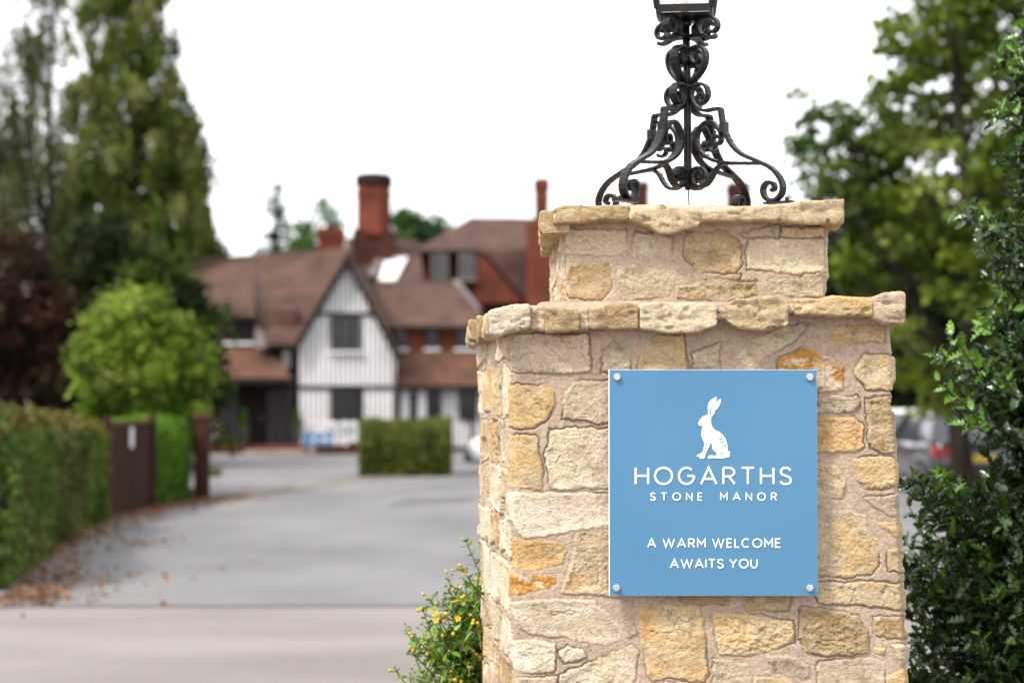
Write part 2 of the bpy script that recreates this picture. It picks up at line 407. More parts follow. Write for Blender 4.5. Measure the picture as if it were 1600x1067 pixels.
fartree('far_tree', 'round dark green tree beside the tall hipped roof', 672, [(340, 660, 685), (352, 648, 695), (380, 640, 700), (450, 640, 700)], 100,
        [G(60, 110, 50), G(76, 126, 60)], 55, 3600, 0.7, 0.3, 60)

# right: big trees over the car park
t = thing('lime_tree', gr(1508, 790), 'large leafy tree with dark trunk right of the gate pillar', 'tree')
Yt = t.location.y
cl = crown([(-600, 1440, 1640), (-300, 1400, 1720), (-60, 1385, 1760), (0, 1372, 1780), (90, 1365, 1790), (170, 1345, 1800), (240, 1320, 1810), (300, 1310, 1810), (400, 1300, 1810), (500, 1310, 1800), (600, 1340, 1790), (640, 1400, 1750)],
      Yt, 560, 37000, 0.36, 0.15, [G(158, 184, 60), G(132, 160, 48), G(110, 138, 40), G(174, 194, 90)], 61, t, flat=0.55, shell=0.5, wid=0.7)
cl2 = crown([(128, 1245, 1280), (170, 1225, 1400), (230, 1218, 1420), (300, 1225, 1420), (380, 1250, 1400)], Yt - 0.8, 70, 3200, 0.24, 0.115,
      [G(128, 152, 70), G(96, 128, 44)], 62, t, name='crown', flat=0.5, shell=0.6, wid=0.7)
trunk((t.location.x, Yt, 0), (t.location.x + 0.1, Yt, 10.5), 0.17, 0.05, t, list(cl[::20]) + list(cl2[::7]), 9)
t = thing('yew_tree', gr(1420, 722), 'dark dense evergreen behind the parked cars', 'tree', None)
Yt = t.location.y
cl = crown([(300, 1330, 1420), (360, 1270, 1520), (450, 1240, 1580), (560, 1240, 1600), (640, 1250, 1600), (660, 1280, 1590)], Yt, 520, 42000, 0.55, 0.3,
      [G(44, 62, 24), G(32, 48, 20), G(70, 96, 26)], 63, t, flat=0.6, down=-0.3)
trunk((t.location.x, Yt, 0), (t.location.x, Yt, 6), 0.3, 0.06, t, cl[::30], 10)
t = thing('yew_tree', gr(1640, 722), 'dark evergreen at the right edge behind the holly', 'tree')
Yt = t.location.y
cl = crown([(180, 1600, 1720), (300, 1540, 1800), (450, 1500, 1850), (560, 1480, 1850), (640, 1500, 1850), (660, 1520, 1850)], Yt, 520, 42000, 0.55, 0.3,
      [G(48, 66, 26), G(34, 50, 20), G(66, 90, 30)], 64, t, flat=0.6)
trunk((t.location.x, Yt, 0), (t.location.x, Yt, 8), 0.3, 0.06, t, cl[::30], 11)
# fill of a far wooded edge, reads as one mass
rng = np.random.default_rng(5)
n = 26000
cx = np.concatenate([rng.uniform(-75, -22, n // 2), rng.uniform(17, 80, n // 2)]); cy = rng.uniform(84, 92, n); cz = rng.random(n) ** 0.8 * (5.5 + 2 * np.sin(cx * 0.7) + np.sin(cx * 1.9))
wc = np.array([G(44, 60, 26), G(60, 80, 30)])[rng.integers(0, 2, n)] * rng.uniform(.7, 1.3, n)[:, None]
tag(leafmesh('woodland', np.stack([cx, cy, cz], 1), 0.75, wc, rng, None), 'dark wooded edge far beyond the grounds', None, None, 'stuff')

# ------------------------------------------------------------------ hedges and fence on the left
def hedge(label, P0, P1, width, h, cols, seed, n, group='clipped hedges beside the drive', side=-1, ls=0.075, name='clipped_hedge', topcol=None):
    rng = np.random.default_rng(seed)
    a, b = Vector((P0[0], P0[1], 0)), Vector((P1[0], P1[1], 0)); L = (b - a).length; d = (b - a).normalized(); u = Vector((-d.y, d.x, 0)) * side
    t = thing(name, a + u * (-width / 2 if False else width / 2) + d * L / 2, label, 'hedge', group)
    # points on a rounded box surface: s along, q around (near side, top, far side), ends
    hw = width / 2; rr = 0.34
    peri = [h, width, h]
    q = rng.random(n) * (2 * h + width + 2 * width * 0.6)
    s = rng.random(n) * L
    o = np.zeros(n); z = np.zeros(n)
    m1 = q < h; o[m1] = -hw; z[m1] = q[m1]
    m2 = (q >= h) & (q < h + width); o[m2] = q[m2] - h - hw; z[m2] = h
    m3 = (q >= h + width) & (q < 2 * h + width); o[m3] = hw; z[m3] = q[m3] - h - width
    m4 = q >= 2 * h + width; k = m4.sum(); o[m4] = rng.uniform(-hw, hw, k); z[m4] = rng.random(k) * h; s[m4] = np.where(rng.random(k) < .5, 0, L)
    # round the corners
    ex = np.maximum(np.abs(o) - (hw - rr), 0); ez = np.maximum(z - (h - rr), 0); ll = np.hypot(ex, ez); f = np.where(ll > rr, rr / np.maximum(ll, 1e-6), 1)
    o = np.sign(o) * (np.minimum(np.abs(o), hw - rr) + ex * f); z = np.minimum(z, h - rr) + ez * f
    bump_ = 0.22 * fbm(s * 1.3, o * 1.6, z * 1.5, seed, 4)
    o = o * (1 + bump_) + rng.normal(size=n) * 0.03; z = z * (1 + bump_ * 0.5) + rng.normal(size=n) * 0.025
    s = s + rng.normal(size=n) * 0.03
    cen = np.array(a)[None] + np.outer(s, d) + np.outer(o + hw, u); cen[:, 2] = np.maximum(z, 0.02)
    v = fbm(s * 1.3, z * 1.3, o, seed + 3, 3)
    cc = np.array(cols)[np.clip(((v + 0.6) / 1.2 * len(cols)).astype(int), 0, len(cols) - 1)]
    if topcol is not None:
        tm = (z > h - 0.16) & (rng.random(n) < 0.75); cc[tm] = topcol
    cc = cc * rng.uniform(0.55, 1.5, n)[:, None]
    leafmesh('foliage', cen, ls * rng.uniform(.6, 1.4, n), cc, rng, t)
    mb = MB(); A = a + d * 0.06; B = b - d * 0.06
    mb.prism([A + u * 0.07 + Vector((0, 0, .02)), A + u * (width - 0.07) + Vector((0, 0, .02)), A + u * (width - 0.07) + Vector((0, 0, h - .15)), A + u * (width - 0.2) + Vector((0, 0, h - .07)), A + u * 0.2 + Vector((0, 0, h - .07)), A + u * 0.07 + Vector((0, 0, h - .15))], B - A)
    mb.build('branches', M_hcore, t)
    return t
g0, g1, g2, g3, g4, g5, g6 = gr(48, 925), gr(72, 868), gr(112, 836), gr(168, 810), gr(236, 792), gr(300, 779), gr(314, 778)
hg = [G(70, 96, 34), G(88, 112, 44), G(56, 84, 26), G(106, 116, 60)]
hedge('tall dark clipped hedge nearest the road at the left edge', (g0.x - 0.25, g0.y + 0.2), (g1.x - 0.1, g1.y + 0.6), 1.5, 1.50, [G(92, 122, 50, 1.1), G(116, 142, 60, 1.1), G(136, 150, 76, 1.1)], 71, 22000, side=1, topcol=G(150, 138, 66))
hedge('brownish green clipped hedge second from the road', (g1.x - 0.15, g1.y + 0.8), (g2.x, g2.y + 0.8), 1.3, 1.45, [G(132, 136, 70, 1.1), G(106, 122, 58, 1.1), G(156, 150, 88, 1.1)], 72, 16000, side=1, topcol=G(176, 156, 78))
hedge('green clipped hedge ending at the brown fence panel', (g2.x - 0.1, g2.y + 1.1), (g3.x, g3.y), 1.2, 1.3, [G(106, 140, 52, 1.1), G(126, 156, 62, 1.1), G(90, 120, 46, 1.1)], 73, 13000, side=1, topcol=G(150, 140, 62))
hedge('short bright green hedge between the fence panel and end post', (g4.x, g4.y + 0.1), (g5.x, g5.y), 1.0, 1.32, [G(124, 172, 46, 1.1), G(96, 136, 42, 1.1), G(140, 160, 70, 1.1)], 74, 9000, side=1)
M_fence = mat('brown_fence', (0.048, 0.019, 0.011), (0.024, 0.010, 0.006), 0.7, 12, 0.4, 40, stretch=(1, 1, 0.15))
M_lichen = mat('fence_capping', (0.14, 0.06, 0.025), (0.07, 0.035, 0.02), 0.9, 8)
t = thing('board_fence', g3, 'dark brown vertical board fence panel between the hedges', 'fence')
d = (g4 - g3).normalized(); L = (g4 - g3).length; u = Vector((-d.y, d.x, 0)); mb = MB(); k = int(L / 0.125)
for i in range(k):
    a = g3 + d * (i * L / k + 0.004); b = g3 + d * ((i + 1) * L / k - 0.012)
    mb.prism([a + u * (0.018 * (i % 2)), b + u * (0.018 * (i % 2)), b + u * (0.03 + 0.018 * (i % 2)), a + u * (0.03 + 0.018 * (i % 2))], (0, 0, 1.30))
mb.build('board_panel', M_fence, t)
MB().bar(g3 + Vector((0, 0, 1.33)) + u * .015, g4 + Vector((0, 0, 1.33)) + u * .015, 0.09, 0.04).build('capping', M_lichen, t)
for p in (g3 - d * 0.06, g4 + d * 0.06):
    MB().box(p.x - .06, p.x + .06, p.y - .06, p.y + .06, 0, 1.42).build('post', M_fence, t, bevel=.01)
M_paper = mat('paper', (0.6, 0.6, 0.6), (0.5, 0.5, 0.5), 0.8)
p = g3 + d * L * 0.44 - u * 0.02
o = MB().prism([p + Vector((0, 0, 0.95)), p + d * .24 + Vector((0, 0, 0.95)), p + d * .24 + Vector((0, 0, 1.25)), p + Vector((0, 0, 1.25))], -u * 0.012).build('notice', M_paper)
tag(o, 'small white notice fixed near the top of the brown fence', 'notice')
t = thing('gate_post', g6, 'broad dark brown timber post ending the fence by the drive', 'post')
MB().box(g6.x - .11, g6.x + .14, g6.y - .1, g6.y + .1, 0, 1.36).build('shaft', M_fence, t, bevel=.012)
MB().box(g6.x - .14, g6.x + .17, g6.y - .13, g6.y + .13, 1.36, 1.41).build('cap', M_lichen, t, bevel=.01)

# fallen leaves along the hedge foot
rng = np.random.default_rng(8); cen = []
edge = [gr(20, 938), gr(50, 925), gr(75, 870), gr(115, 838), gr(170, 813), gr(240, 796), gr(320, 782), gr(360, 776)]
for i in range(2600):
    k = rng.integers(0, len(edge) - 1); a, b = edge[k], edge[k + 1]; p = a + (b - a) * rng.random()
    cen.append((p.x + abs(rng.normal()) * 0.32 - 0.15, p.y + rng.normal() * 0.25, 0.008 + rng.random() * 0.02))
for px, py, r_, k in ((225, 850, 0.16, 34), (258, 845, .12, 16), (100, 905, 0.4, 130), (60, 938, 0.3, 90), (330, 895, .4, 4), (210, 925, .3, 4), (420, 762, .8, 30), (520, 756, .8, 30)):
    c0 = gr(px, py)
    for i in range(k):
        cen.append((c0.x + rng.normal() * r_, c0.y + rng.normal() * r_ * 1.4, 0.01 + rng.random() * 0.02))
cen = np.array(cen); n = len(cen)
cc = np.array([pc(190, 140, 100, .9), pc(170, 120, 90, .8), pc(150, 112, 90, .7), pc(222, 150, 100), pc(205, 180, 150)])[rng.integers(0, 5, n)]
ax = rng.normal(size=(n, 3)); ax[:, 2] *= 0.15
V, Fc = leafquads(cen, 0.05 * rng.uniform(.6, 1.5, n), rng, 0.7, ax, 0.05)
tag(mesh('fallen_leaves', V, Fc, M_leaf, col=np.repeat(cc, 4, 0)), 'dry brown leaves drifted against the hedge foot', None, None, 'stuff')
# island hedge by the hotel
ia, ib = gr(572, 744), gr(699, 739)
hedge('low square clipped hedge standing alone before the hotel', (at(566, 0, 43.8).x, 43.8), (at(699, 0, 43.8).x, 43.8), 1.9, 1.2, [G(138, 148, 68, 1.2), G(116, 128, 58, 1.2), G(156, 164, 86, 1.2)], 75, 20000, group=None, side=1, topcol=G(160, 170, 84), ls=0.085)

# ------------------------------------------------------------------ the hotel
M_tile = brickmat('clay_roof_tile', pc(140, 110, 97), pc(116, 92, 82), pc(70, 52, 48), 0.28, 0.16, 0.012)
M_tile2 = brickmat('warm_roof_tile', pc(150, 110, 92), pc(128, 96, 84), pc(84, 62, 52), 0.28, 0.16, 0.012)
M_brick = brickmat('red_brick', pc(172, 86, 64), pc(146, 72, 54), pc(140, 104, 88), 0.225, 0.075, 0.01)
M_brickd = brickmat('sooty_brick', pc(120, 66, 52), pc(96, 54, 44), pc(90, 70, 60), 0.225, 0.075, 0.01)
M_soot = mat('dark_coping', pc(70, 56, 54), pc(50, 42, 40), 0.9, 4)
M_render = mat('white_render', (0.84, 0.82, 0.82), (0.75, 0.73, 0.73), 0.8, 1.5, 0.2, 40)
M_timber = mat('black_timber', pc(62, 56, 58), pc(40, 36, 38), 0.7, 6, stretch=(1, 1, .2))
M_board = mat('batten_timber', pc(74, 68, 70), pc(50, 46, 48), 0.7, 6, stretch=(1, 1, .2))
M_lead = mat('lead_sheet', pc(160, 150, 150), pc(130, 122, 122), 0.5, 2)
M_glass = mat('window_glass', (0.022, 0.022, 0.024), (0.012, 0.012, 0.013), 0.12, 1.5, spec=0.5)
M_white = mat('white_paint', (0.7, 0.7, 0.7), (0.62, 0.62, 0.62), 0.5, 3)
M_grey = mat('grey_board', pc(150, 142, 145), pc(120, 112, 114), 0.7, 3, stretch=(3, 1, .2))
M_dark = mat('dark_oak', pc(50, 38, 36), pc(34, 26, 26), 0.6, 6, stretch=(3, 1, .3))
M_stonestep = mat('step_stone', pc(220, 200, 180), pc(186, 160, 140), 0.8, 3)
def q6(x, y): return 300 + x / 2.883, 380 + y / 2.883
def q7(x, y): return 400 + x / 3.404, 250 + y / 3.404
def A6(x, y, Y): return at(*q6(x, y), Y)
def A7(x, y, Y): return at(*q7(x, y), Y)
Yg, Yl, Yr, Yb = 65.0, 66.6, 66.4, 77.0
hotel = thing('hotel', (at(540, 700, Yg).x, Yg, 0), 'black and white gabled hotel with brown tiled roofs and brick chimneys', 'hotel')
def wallprism(P, Y, depth, name, m, f=A6):
    pts = [f(x, y, Y) for x, y in P]
    for p in pts: p.z = max(p.z, 0.0)
    return MB().prism(pts, (0, depth, 0)).build(name, m, hotel)
# gable
gable = wallprism([(480, 950), (905, 950), (905, 470), (697, 75), (480, 450)], Yg, 7.5, 'gable_wall', M_render)
mb = MB()
for i, x in enumerate(np.arange(480, 908, 22.3)):
    top = 75 + max(0, 697 - x) * 1.73 + max(0, x - 697) * 1.9
    segs = [(top + 8, 640), (655, 938)]
    if 618 < x < 768: segs = [(top + 8, 318), (492, 640), (822, 938)]
    for a, b in segs:
        p0, p1 = A6(x - 3.2, b, Yg), A6(x + 3.2, a, Yg)
        if p1.z > p0.z: mb.box(p0.x, p1.x, Yg - 0.03, Yg + 0.01, max(p0.z, 0), p1.z)
mb.build('batten', M_board, hotel)
mb = MB()
p0, p1 = A6(478, 655, Yg), A6(908, 640, Yg); mb.box(p0.x, p1.x, Yg - .07, Yg, p0.z, p1.z)
p0, p1 = A6(570, 326, Yg), A6(820, 312, Yg); mb.box(p0.x, p1.x, Yg - .06, Yg, p0.z, p1.z)
for x in (478, 905):
    p0, p1 = A6(x - 5, 945, Yg), A6(x + 5, 470, Yg); mb.box(p0.x, p1.x, Yg - .05, Yg, 0, p1.z)
mb.build('timber_beam', M_timber, hotel)
def window(x0, y0, x1, y1, Y, cols, rows, f=A6, sill=True, fm=None):
    a, b = f(x0, y1, Y), f(x1, y0, Y); fm = fm or M_timber; fw = 0.07
    mb = MB()
    mb.box(a.x, b.x, Y - .09, Y - .005, a.z, a.z + fw).box(a.x, b.x, Y - .09, Y - .005, b.z - fw, b.z)
    mb.box(a.x, a.x + fw, Y - .09, Y - .005, a.z + fw, b.z - fw).box(b.x - fw, b.x, Y - .09, Y - .005, a.z + fw, b.z - fw)
    W = b.x - a.x; H = b.z - a.z
    for i in range(1, cols): xx = a.x + W * i / cols; mb.box(xx - .03, xx + .03, Y - .085, Y - .01, a.z + fw, b.z - fw)
    for i in range(1, rows): zz = a.z + H * i / rows; mb.box(a.x + fw, b.x - fw, Y - .07, Y - .02, zz - .015, zz + .015)
    w_ = mb.build('window', fm, hotel)
    MB().box(a.x + fw * .5, b.x - fw * .5, Y - .05, Y - .035, a.z + fw * .5, b.z - fw * .5).build('pane', M_glass, w_)
    if sill: MB().box(a.x - .06, b.x + .06, Y - .16, Y - .002, a.z - .08, a.z - .002).build('sill', M_white if fm is M_timber else M_lead, w_)
    return w_
window(625, 330, 760, 485, Yg, 3, 3); window(625, 655, 766, 812, Yg, 4, 3)
def roof(name, P, m, th=0.14):
    return MB().slab(P, th).build(name, m, hotel)
# gable roof planes and verge boards
ap, le, re = (697, 55), (452, 470), (925, 500)
for lab, ed in (('l', le), ('r', re)):
    a, b = A6(*ap, Yg - .35), A6(*ed, Yg - .35)
    MB().slab([a, b, b + Vector((0, 8.2, 0)), a + Vector((0, 8.2, 0))], 0.14).build('gable_roof', M_tile, hotel)
    MB().prism([a + Vector((0, -.03, .02)), b + Vector((0, -.03, .02)), b + Vector((0, -.03, -.26)), a + Vector((0, -.03, -.30))], (0, .1, 0)).build('bargeboard', M_timber, hotel)
# left wing : main roof, front wall, recess and lower porch roof
wall = wallprism([(60, 950), (478, 950), (478, 600), (60, 600)], Yl, 6.0, 'wing_wall', M_render)
wallprism([(60, 600), (478, 600), (478, 440), (470, 300), (60, 300)], Yl, 6.0, 'tile_hung_wall', M_tile)
wallprism([(408, 560), (460, 560), (460, 482), (408, 482)], Yl - .04, .03, 'render_panel', M_render)
roof('main_roof', [A6(-80, 325, Yl - .4), A6(285, 325, Yl - .4), A6(285, 62, Yl + 4.6), A6(-80, 75, Yl + 4.6)], M_tile)
roof('main_roof', [A6(325, 455, Yl - .9), A6(500, 455, Yl - .9), A6(712, 20, Yl + 4.6), A6(283, 55, Yl + 4.6)], M_tile2 if False else M_tile)
roof('main_roof', [A6(-80, 75, Yl + 4.6), A6(712, 20, Yl + 4.6), A6(712, 330, Yl + 9.5), A6(-80, 330, Yl + 9.5)], M_tile)
MB().slab([A6(318, 462, Yl - .98), A6(344, 462, Yl - .98), A6(300, 90, Yl + 4.1), A6(276, 92, Yl + 4.1)], .10).build('valley_flashing', M_lead, hotel)
MB().prism([A6(285, 470, Yl - .6), A6(318, 470, Yl - .9), A6(290, 320, Yl + .5), A6(284, 320, Yl + .3)], (.06, 0.02, 0)).build('cheek', M_lead, hotel)
roof('porch_roof', [A6(-80, 605, Yl - 1.8), A6(452, 605, Yl - 1.8), A6(350, 470, Yl - .05), A6(-80, 470, Yl - .05)], M_tile2)
MB().prism([A6(-80, 610, Yl - 1.75), A6(452, 610, Yl - 1.75), A6(452, 632, Yl - 1.75), A6(-80, 632, Yl - 1.75)], (0, .12, 0)).build('fascia', M_timber, hotel)
mb = MB()
p0, p1 = A6(345, 475, Yl), A6(478, 452, Yl); mb.box(p0.x, p1.x, Yl - .6, Yl, p0.z, p1.z)
p0, p1 = A6(445, 950, Yl), A6(480, 475, Yl); mb.box(p0.x, p1.x, Yl - .3, Yl, 0, p1.z)
p0, p1 = A6(370, 640, Yl), A6(405, 475, Yl); mb.box(p0.x, p1.x, Yl - .1, Yl, p0.z, p1.z)
mb.build('timber_beam', M_timber, hotel)
w1 = window(142, 322, 276, 446, Yl, 4, 3)
# porch interior: boards and door
mb = MB(); p0, p1 = A6(130, 950, Yl - .2), A6(450, 630, Yl - .2); mb.box(p0.x, p1.x, Yl - .2, Yl - .02, 0, p1.z); mb.build('porch_lining', M_dark, hotel)
for xs_ in (np.arange(135, 205, 15), np.arange(342, 440, 17)):
    mb = MB()
    for x in xs_:
        p0, p1 = A6(x, 935, Yl - .25), A6(x + 9, 660, Yl - .25); mb.box(p0.x, p1.x, Yl - .26, Yl - .2, 0.1, p1.z)
    mb.build('porch_boarding', M_grey, hotel)
p0, p1 = A6(212, 940, Yl - .3), A6(335, 670, Yl - .3)
door = MB().box(p0.x, p1.x, Yl - .3, Yl - .21, 0.15, p1.z).build('door', M_dark, hotel)
mb = MB(); mb.box(p1.x - .16, p1.x - .12, Yl - .36, Yl - .3, 1.0, 1.2); mb.build('handle', M_lead, door)
mb = MB()
for x in (128, 448):
    p0, p1 = A6(x - 6, 950, Yl - 1.6), A6(x + 6, 612, Yl - 1.6); MB().box(p0.x, p1.x, Yl - 1.68, Yl - 1.54, 0, p1.z).build('porch_post', M_timber, hotel)
mb = MB()
for x in (66, 88, 110):
    p0, p1 = A6(x - 2.5, 935, Yl), A6(x + 2.5, 640, Yl); mb.box(p0.x, p1.x, Yl - .03, Yl, 0, p1.z)
mb.build('batten', M_board, hotel)
# right wing
wallprism([(905, 950), (2500, 950), (2500, 640), (905, 640)], Yr, 0.3, 'wing_wall', M_render)
wallprism([(905, 640), (2500, 640), (2500, 362), (905, 362)], Yr + 1.3, 5, 'upper_wall', M_brick)
roof('lower_roof', [A6(895, 640, Yr - .5), A6(2550, 640, Yr - .5), A6(2550, 478, Yr + 1.35), A6(895, 478, Yr + 1.35)], M_tile2)
roof('upper_roof', [A6(870, 372, Yr + .9), A6(1345, 372, Yr + .9), A6(1185, 175, Yr + 5.2), A6(780, 175, Yr + 5.2)], M_tile)
MB().prism([A6(895, 640, Yr - .48), A6(2550, 640, Yr - .48), A6(2550, 662, Yr - .48), A6(895, 662, Yr - .48)], (0, .1, 0)).build('fascia', M_timber, hotel)
MB().prism([A6(895, 372, Yr + .92), A6(2550, 372, Yr + .92), A6(2550, 384, Yr + .92), A6(895, 384, Yr + .92)], (0, .1, 0)).build('fascia', M_timber, hotel)
for x0, x1, n_ in ((905, 972, 2), (1055, 1112, 2), (1190, 1290, 3), (1400, 1500, 3)): window(x0, 384, x1, 474, Yr + 1.3, n_, 3)
for x0, x1, y1, n_ in ((910, 937, 830, 1), (985, 1012, 830, 1), (1062, 1120, 830, 2), (1203, 1286, 800, 3), (1360, 1440, 800, 3)): window(x0, 668, x1, y1, Yr, n_, 3, sill=False)
mb = MB()
for x in np.arange(1128, 2500, 21.5):
    segs = [(668, 925)] if not (1200 < x < 1290 or 1358 < x < 1442) else [(812, 925)]
    for a, b in segs:
        p0, p1 = A6(x - 3, b, Yr), A6(x + 3, a, Yr); mb.box(p0.x, p1.x, Yr - .03, Yr, max(0, p0.z), p1.z)
for x in (938, 984, 1013, 1060):
    p0, p1 = A6(x - 3, 925, Yr), A6(x + 3, 668, Yr); mb.box(p0.x, p1.x, Yr - .03, Yr, 0, p1.z)
mb.build('batten', M_board, hotel)
p0, p1 = A6(905, 950, Yr), A6(2500, 915, Yr); MB().box(p0.x, p1.x, Yr - .06, Yr - .001, 0, p1.z).build('plinth', M_brickd, hotel)
p0 = A6(1258, 800, Yr - .08); MB().tube([(p0.x, Yr - .1, 0.1), (p0.x, Yr - .1, p0.z)], .05).build('downpipe', M_timber, hotel)
# brick block behind with hipped roof
b0 = lambda x, y, d=0: A7(x, y, Yb + d)
wallprism([(870, 1500), (2900, 1500), (2900, 640), (1430, 640), (1200, 480), (870, 480)], Yb, 7, 'brick_wall', M_brick, f=A7)
roof('hip_roof', [b0(820, 490, -.5), b0(1215, 490, -.5), b0(1145, 305, 3.2)], M_tile)
roof('hip_roof', [b0(1215, 490, -.5), b0(1480, 800, -.6), b0(2950, 800, -.6), b0(2950, 330, 3.2), b0(1145, 305, 3.2)], M_tile)
roof('hip_roof', [b0(820, 490, -.5), b0(1145, 305, 3.2), b0(1145, 305, 3.6), b0(830, 490, 7.5)], M_tile)
mb = MB(); mb.prism([b0(1160, 500, -.7), b0(1200, 500, -.7), b0(1425, 760, -.7), b0(1160, 760, -.7)], (0, .5, 0)); mb.build('brick_gable', M_brick, hotel)
mb = MB(); mb.prism([b0(1440, 330, -1.6), b0(1552, 330, -1.6), b0(1600, 800, -1.6), b0(1440, 800, -1.6)], (0, 1.2, 0)); mb.build('chimney_breast', M_brick, hotel)
MB().prism([b0(860, 478, -.8), b0(1190, 478, -.8), b0(1190, 498, -.8), b0(860, 498, -.8)], (0, .5, 0)).build('fascia', M_timber, hotel)
for x0, x1 in ((930, 1022), (1078, 1166)): window(x0, 500, x1, 634, Yb - .72, 2, 3, f=A7, fm=M_lead)
roof('link_roof', [A7(480, 690, 70.8), A7(900, 690, 70.8), A7(865, 430, 75.5), A7(480, 415, 75.5)], M_tile)
MB().slab([A7(652, 652, 71.3), A7(742, 652, 71.3), A7(806, 528, 73.4), A7(690, 528, 73.4)], -.10).build('rooflight', M_white, hotel)
MB().slab([A7(590, 625, 71.5), A7(640, 625, 71.5), A7(700, 470, 74.2), A7(670, 470, 74.2)], -.08).build('valley_flashing', M_lead, hotel)
MB().slab([A6(1170, 165, 71.5), A6(1200, 165, 71.5), A6(1305, 300, 70), A6(1262, 300, 70)], .1).build('verge_flashing', M_lead, hotel)
# chimneys
def chimney(x0, x1, ytop, ybot, Y, m, f=A7, oct=False, flare=0.1, pots=0):
    a, b = f(x0, ybot, Y), f(x1, ytop, Y); r = (b.x - a.x) / 2; c = Vector(((a.x + b.x) / 2, Y, 0)); zb, zt = a.z, b.z
    n_ = 8 if oct else 4; rr = r / math.cos(math.pi / n_); mb = MB()
    mb.lathe(c, [(rr, zb), (rr, zt - .9), (rr * 1.04, zt - .88), (rr * 1.04, zt - .7), (rr * 0.99, zt - .68), (rr * .99, zt - .5)], n_, rot=math.pi / n_)
    ch = mb.build('chimney', m, hotel)
    MB().lathe(c, [(rr * 1.0, zt - .5), (rr * (1 + flare), zt - .42), (rr * (1 + flare), zt - .15), (rr * .9, zt - .02), (rr * .5, zt)], n_, rot=math.pi / n_).build('chimney_cap', M_soot if oct else m, ch)
    for i in range(pots):
        q = c + Vector(((i - (pots - 1) / 2) * .38, 0, 0)); MB().lathe(q, [(.12, zt - .03), (.14, zt + .14), (.1, zt + .16)], 10).build('chimney_pot', M_soot, ch, smooth=True)
    return ch
M_tar = M_brick
chimney(538, 716, 74, 400, 73.5, M_brick, oct=True, flare=.10, pots=0)
ch = MB()
a, b = A7(520, 560, 73.5), A7(735, 372, 73.5); ch.box(a.x, b.x, 73.0, 75, a.z - 2, b.z).build('chimney_base', M_brickd, hotel)
chimney(335, 470, 360, 480, 76, M_brick, flare=.05, pots=1)
chimney(1482, 1556, 98, 470, 77, M_brick, flare=.16)
def at_id(x, y, Y): return at(x, y, Y)
chimney(985, 1013, 283, 420, 80, M_brickd, f=at_id, flare=.08)
chimney(1137, 1170, 285, 420, 80, M_brickd, f=at_id, flare=.08)
# aerial
a = at(607, 300, 74); b = at(608, 186, 74)
t = thing('roof_aerial', a, 'very thin faint mast rising behind the large chimney', 'aerial')
mb = MB(); mb.tube([a, b], .012, 5).bar(b + Vector((-.12, 0, -.05)), b + Vector((.14, 0, .03)), .02, .02).build('mast', M_lead, t)
# front steps, low border wall
st = thing('entrance_steps', (A6(395, 975, Yl - 2.6).x, Yl - 2.6, 0), 'pale stone steps with a brick tread before the porch door', 'steps')
a, b = A6(262, 0, Yl - 3).x, A6(545, 0, Yl - 3).x
MB().box(a - .1, b + .1, Yl - 3.4, Yl - 1.7, 0, .11).build('lower_step', M_stonestep, st, bevel=.01)
MB().box(a, b - .3, Yl - 2.9, Yl - 1.7, .112, .24).build('upper_step', M_brick, st, bevel=.01)
for x0, x1, lb in ((60, 252, 'left'), (560, 770, 'right')):
    a, b = A6(x0, 0, Yl - 3).x, A6(x1, 0, Yl - 3).x
    t = thing('border_wall', ((a + b) / 2, Yl - 3, 0), 'low dark brick border wall %s of the entrance steps' % lb, 'wall', 'low border walls')
    MB().box(a, b, Yl - 3.1, Yl - 2.88, 0, .2).build('brickwork', M_brickd, t)
    MB().box(a - .01, b + .01, Yl - 3.12, Yl - 2.86, .2, .25).build('coping', M_brick, t)
def bush(name, label, px, py, wpx, hpx, Y, cols, seed, n=900, group=None, ls=.09, name2='foliage', z0=None):
    c = at(px, py, Y); s_ = F / Y; R = wpx / s_ / 2; H = hpx / s_
    z0 = c.z if z0 is None else z0; rng = np.random.default_rng(seed)
    t = thing(name, (c.x, Y, z0), label, name.split('_')[-1], group)
    d = rng.normal(size=(n, 3)); d /= np.linalg.norm(d, axis=1)[:, None]; q = rng.random(n) ** .35
    k = 1 + .25 * fbm(d[:, 0] * 2, d[:, 1] * 2, d[:, 2] * 2, seed, 2)
    cen = np.stack([c.x + d[:, 0] * R * q * k, Y + d[:, 1] * R * q * k, z0 + H / 2 + d[:, 2] * H / 2 * q * k], 1)
    leafmesh(name2, cen, ls * rng.uniform(.6, 1.4, n), np.array(cols)[rng.integers(0, len(cols), n)] * rng.uniform(.6, 1.4, n)[:, None], rng, t)
    mb = MB()
    for i in range(6): mb.tube([(c.x, Y, max(0, z0 - .02)), (c.x + rng.normal() * R * .4, Y + rng.normal() * R * .4, z0 + H * .7)], .012, 5)
    mb.build('stem', M_twig, t)
    return t
gb = [G(70, 120, 36), G(56, 100, 30)]
for i, (x, y, wd, h_, lb) in enumerate(((85, 930, 40, 50, 'leftmost small green bush before the white wall strip'), (160, 935, 66, 60, 'rounded green bush between wall strip and left planter'),
        (590, 940, 60, 40, 'low yellowish bush right of the entrance steps'), (662, 932, 50, 30, 'low green bush under the lower gable window'), (730, 932, 60, 44, 'small green bush at the corner behind the clipped island hedge'))):
    q = q6(x, y); bush('border_bush', lb, q[0], q[1], wd / 2.88, h_ / 2.88, Yl - 2.4, gb if i != 2 else [G(140, 150, 70)], 80 + i, 700, 'bushes along the hotel front', z0=.05)
q = (332, 742); bush('grass_tuft', 'yellow green grass tuft behind the gate post', q[0], q[1], 30, 10, 44, [G(150, 160, 70), G(120, 140, 60)], 90, 500, z0=0.0)
M_pot = mat('black_planter', pc(74, 72, 76), pc(60, 58, 62), 0.45, 3)
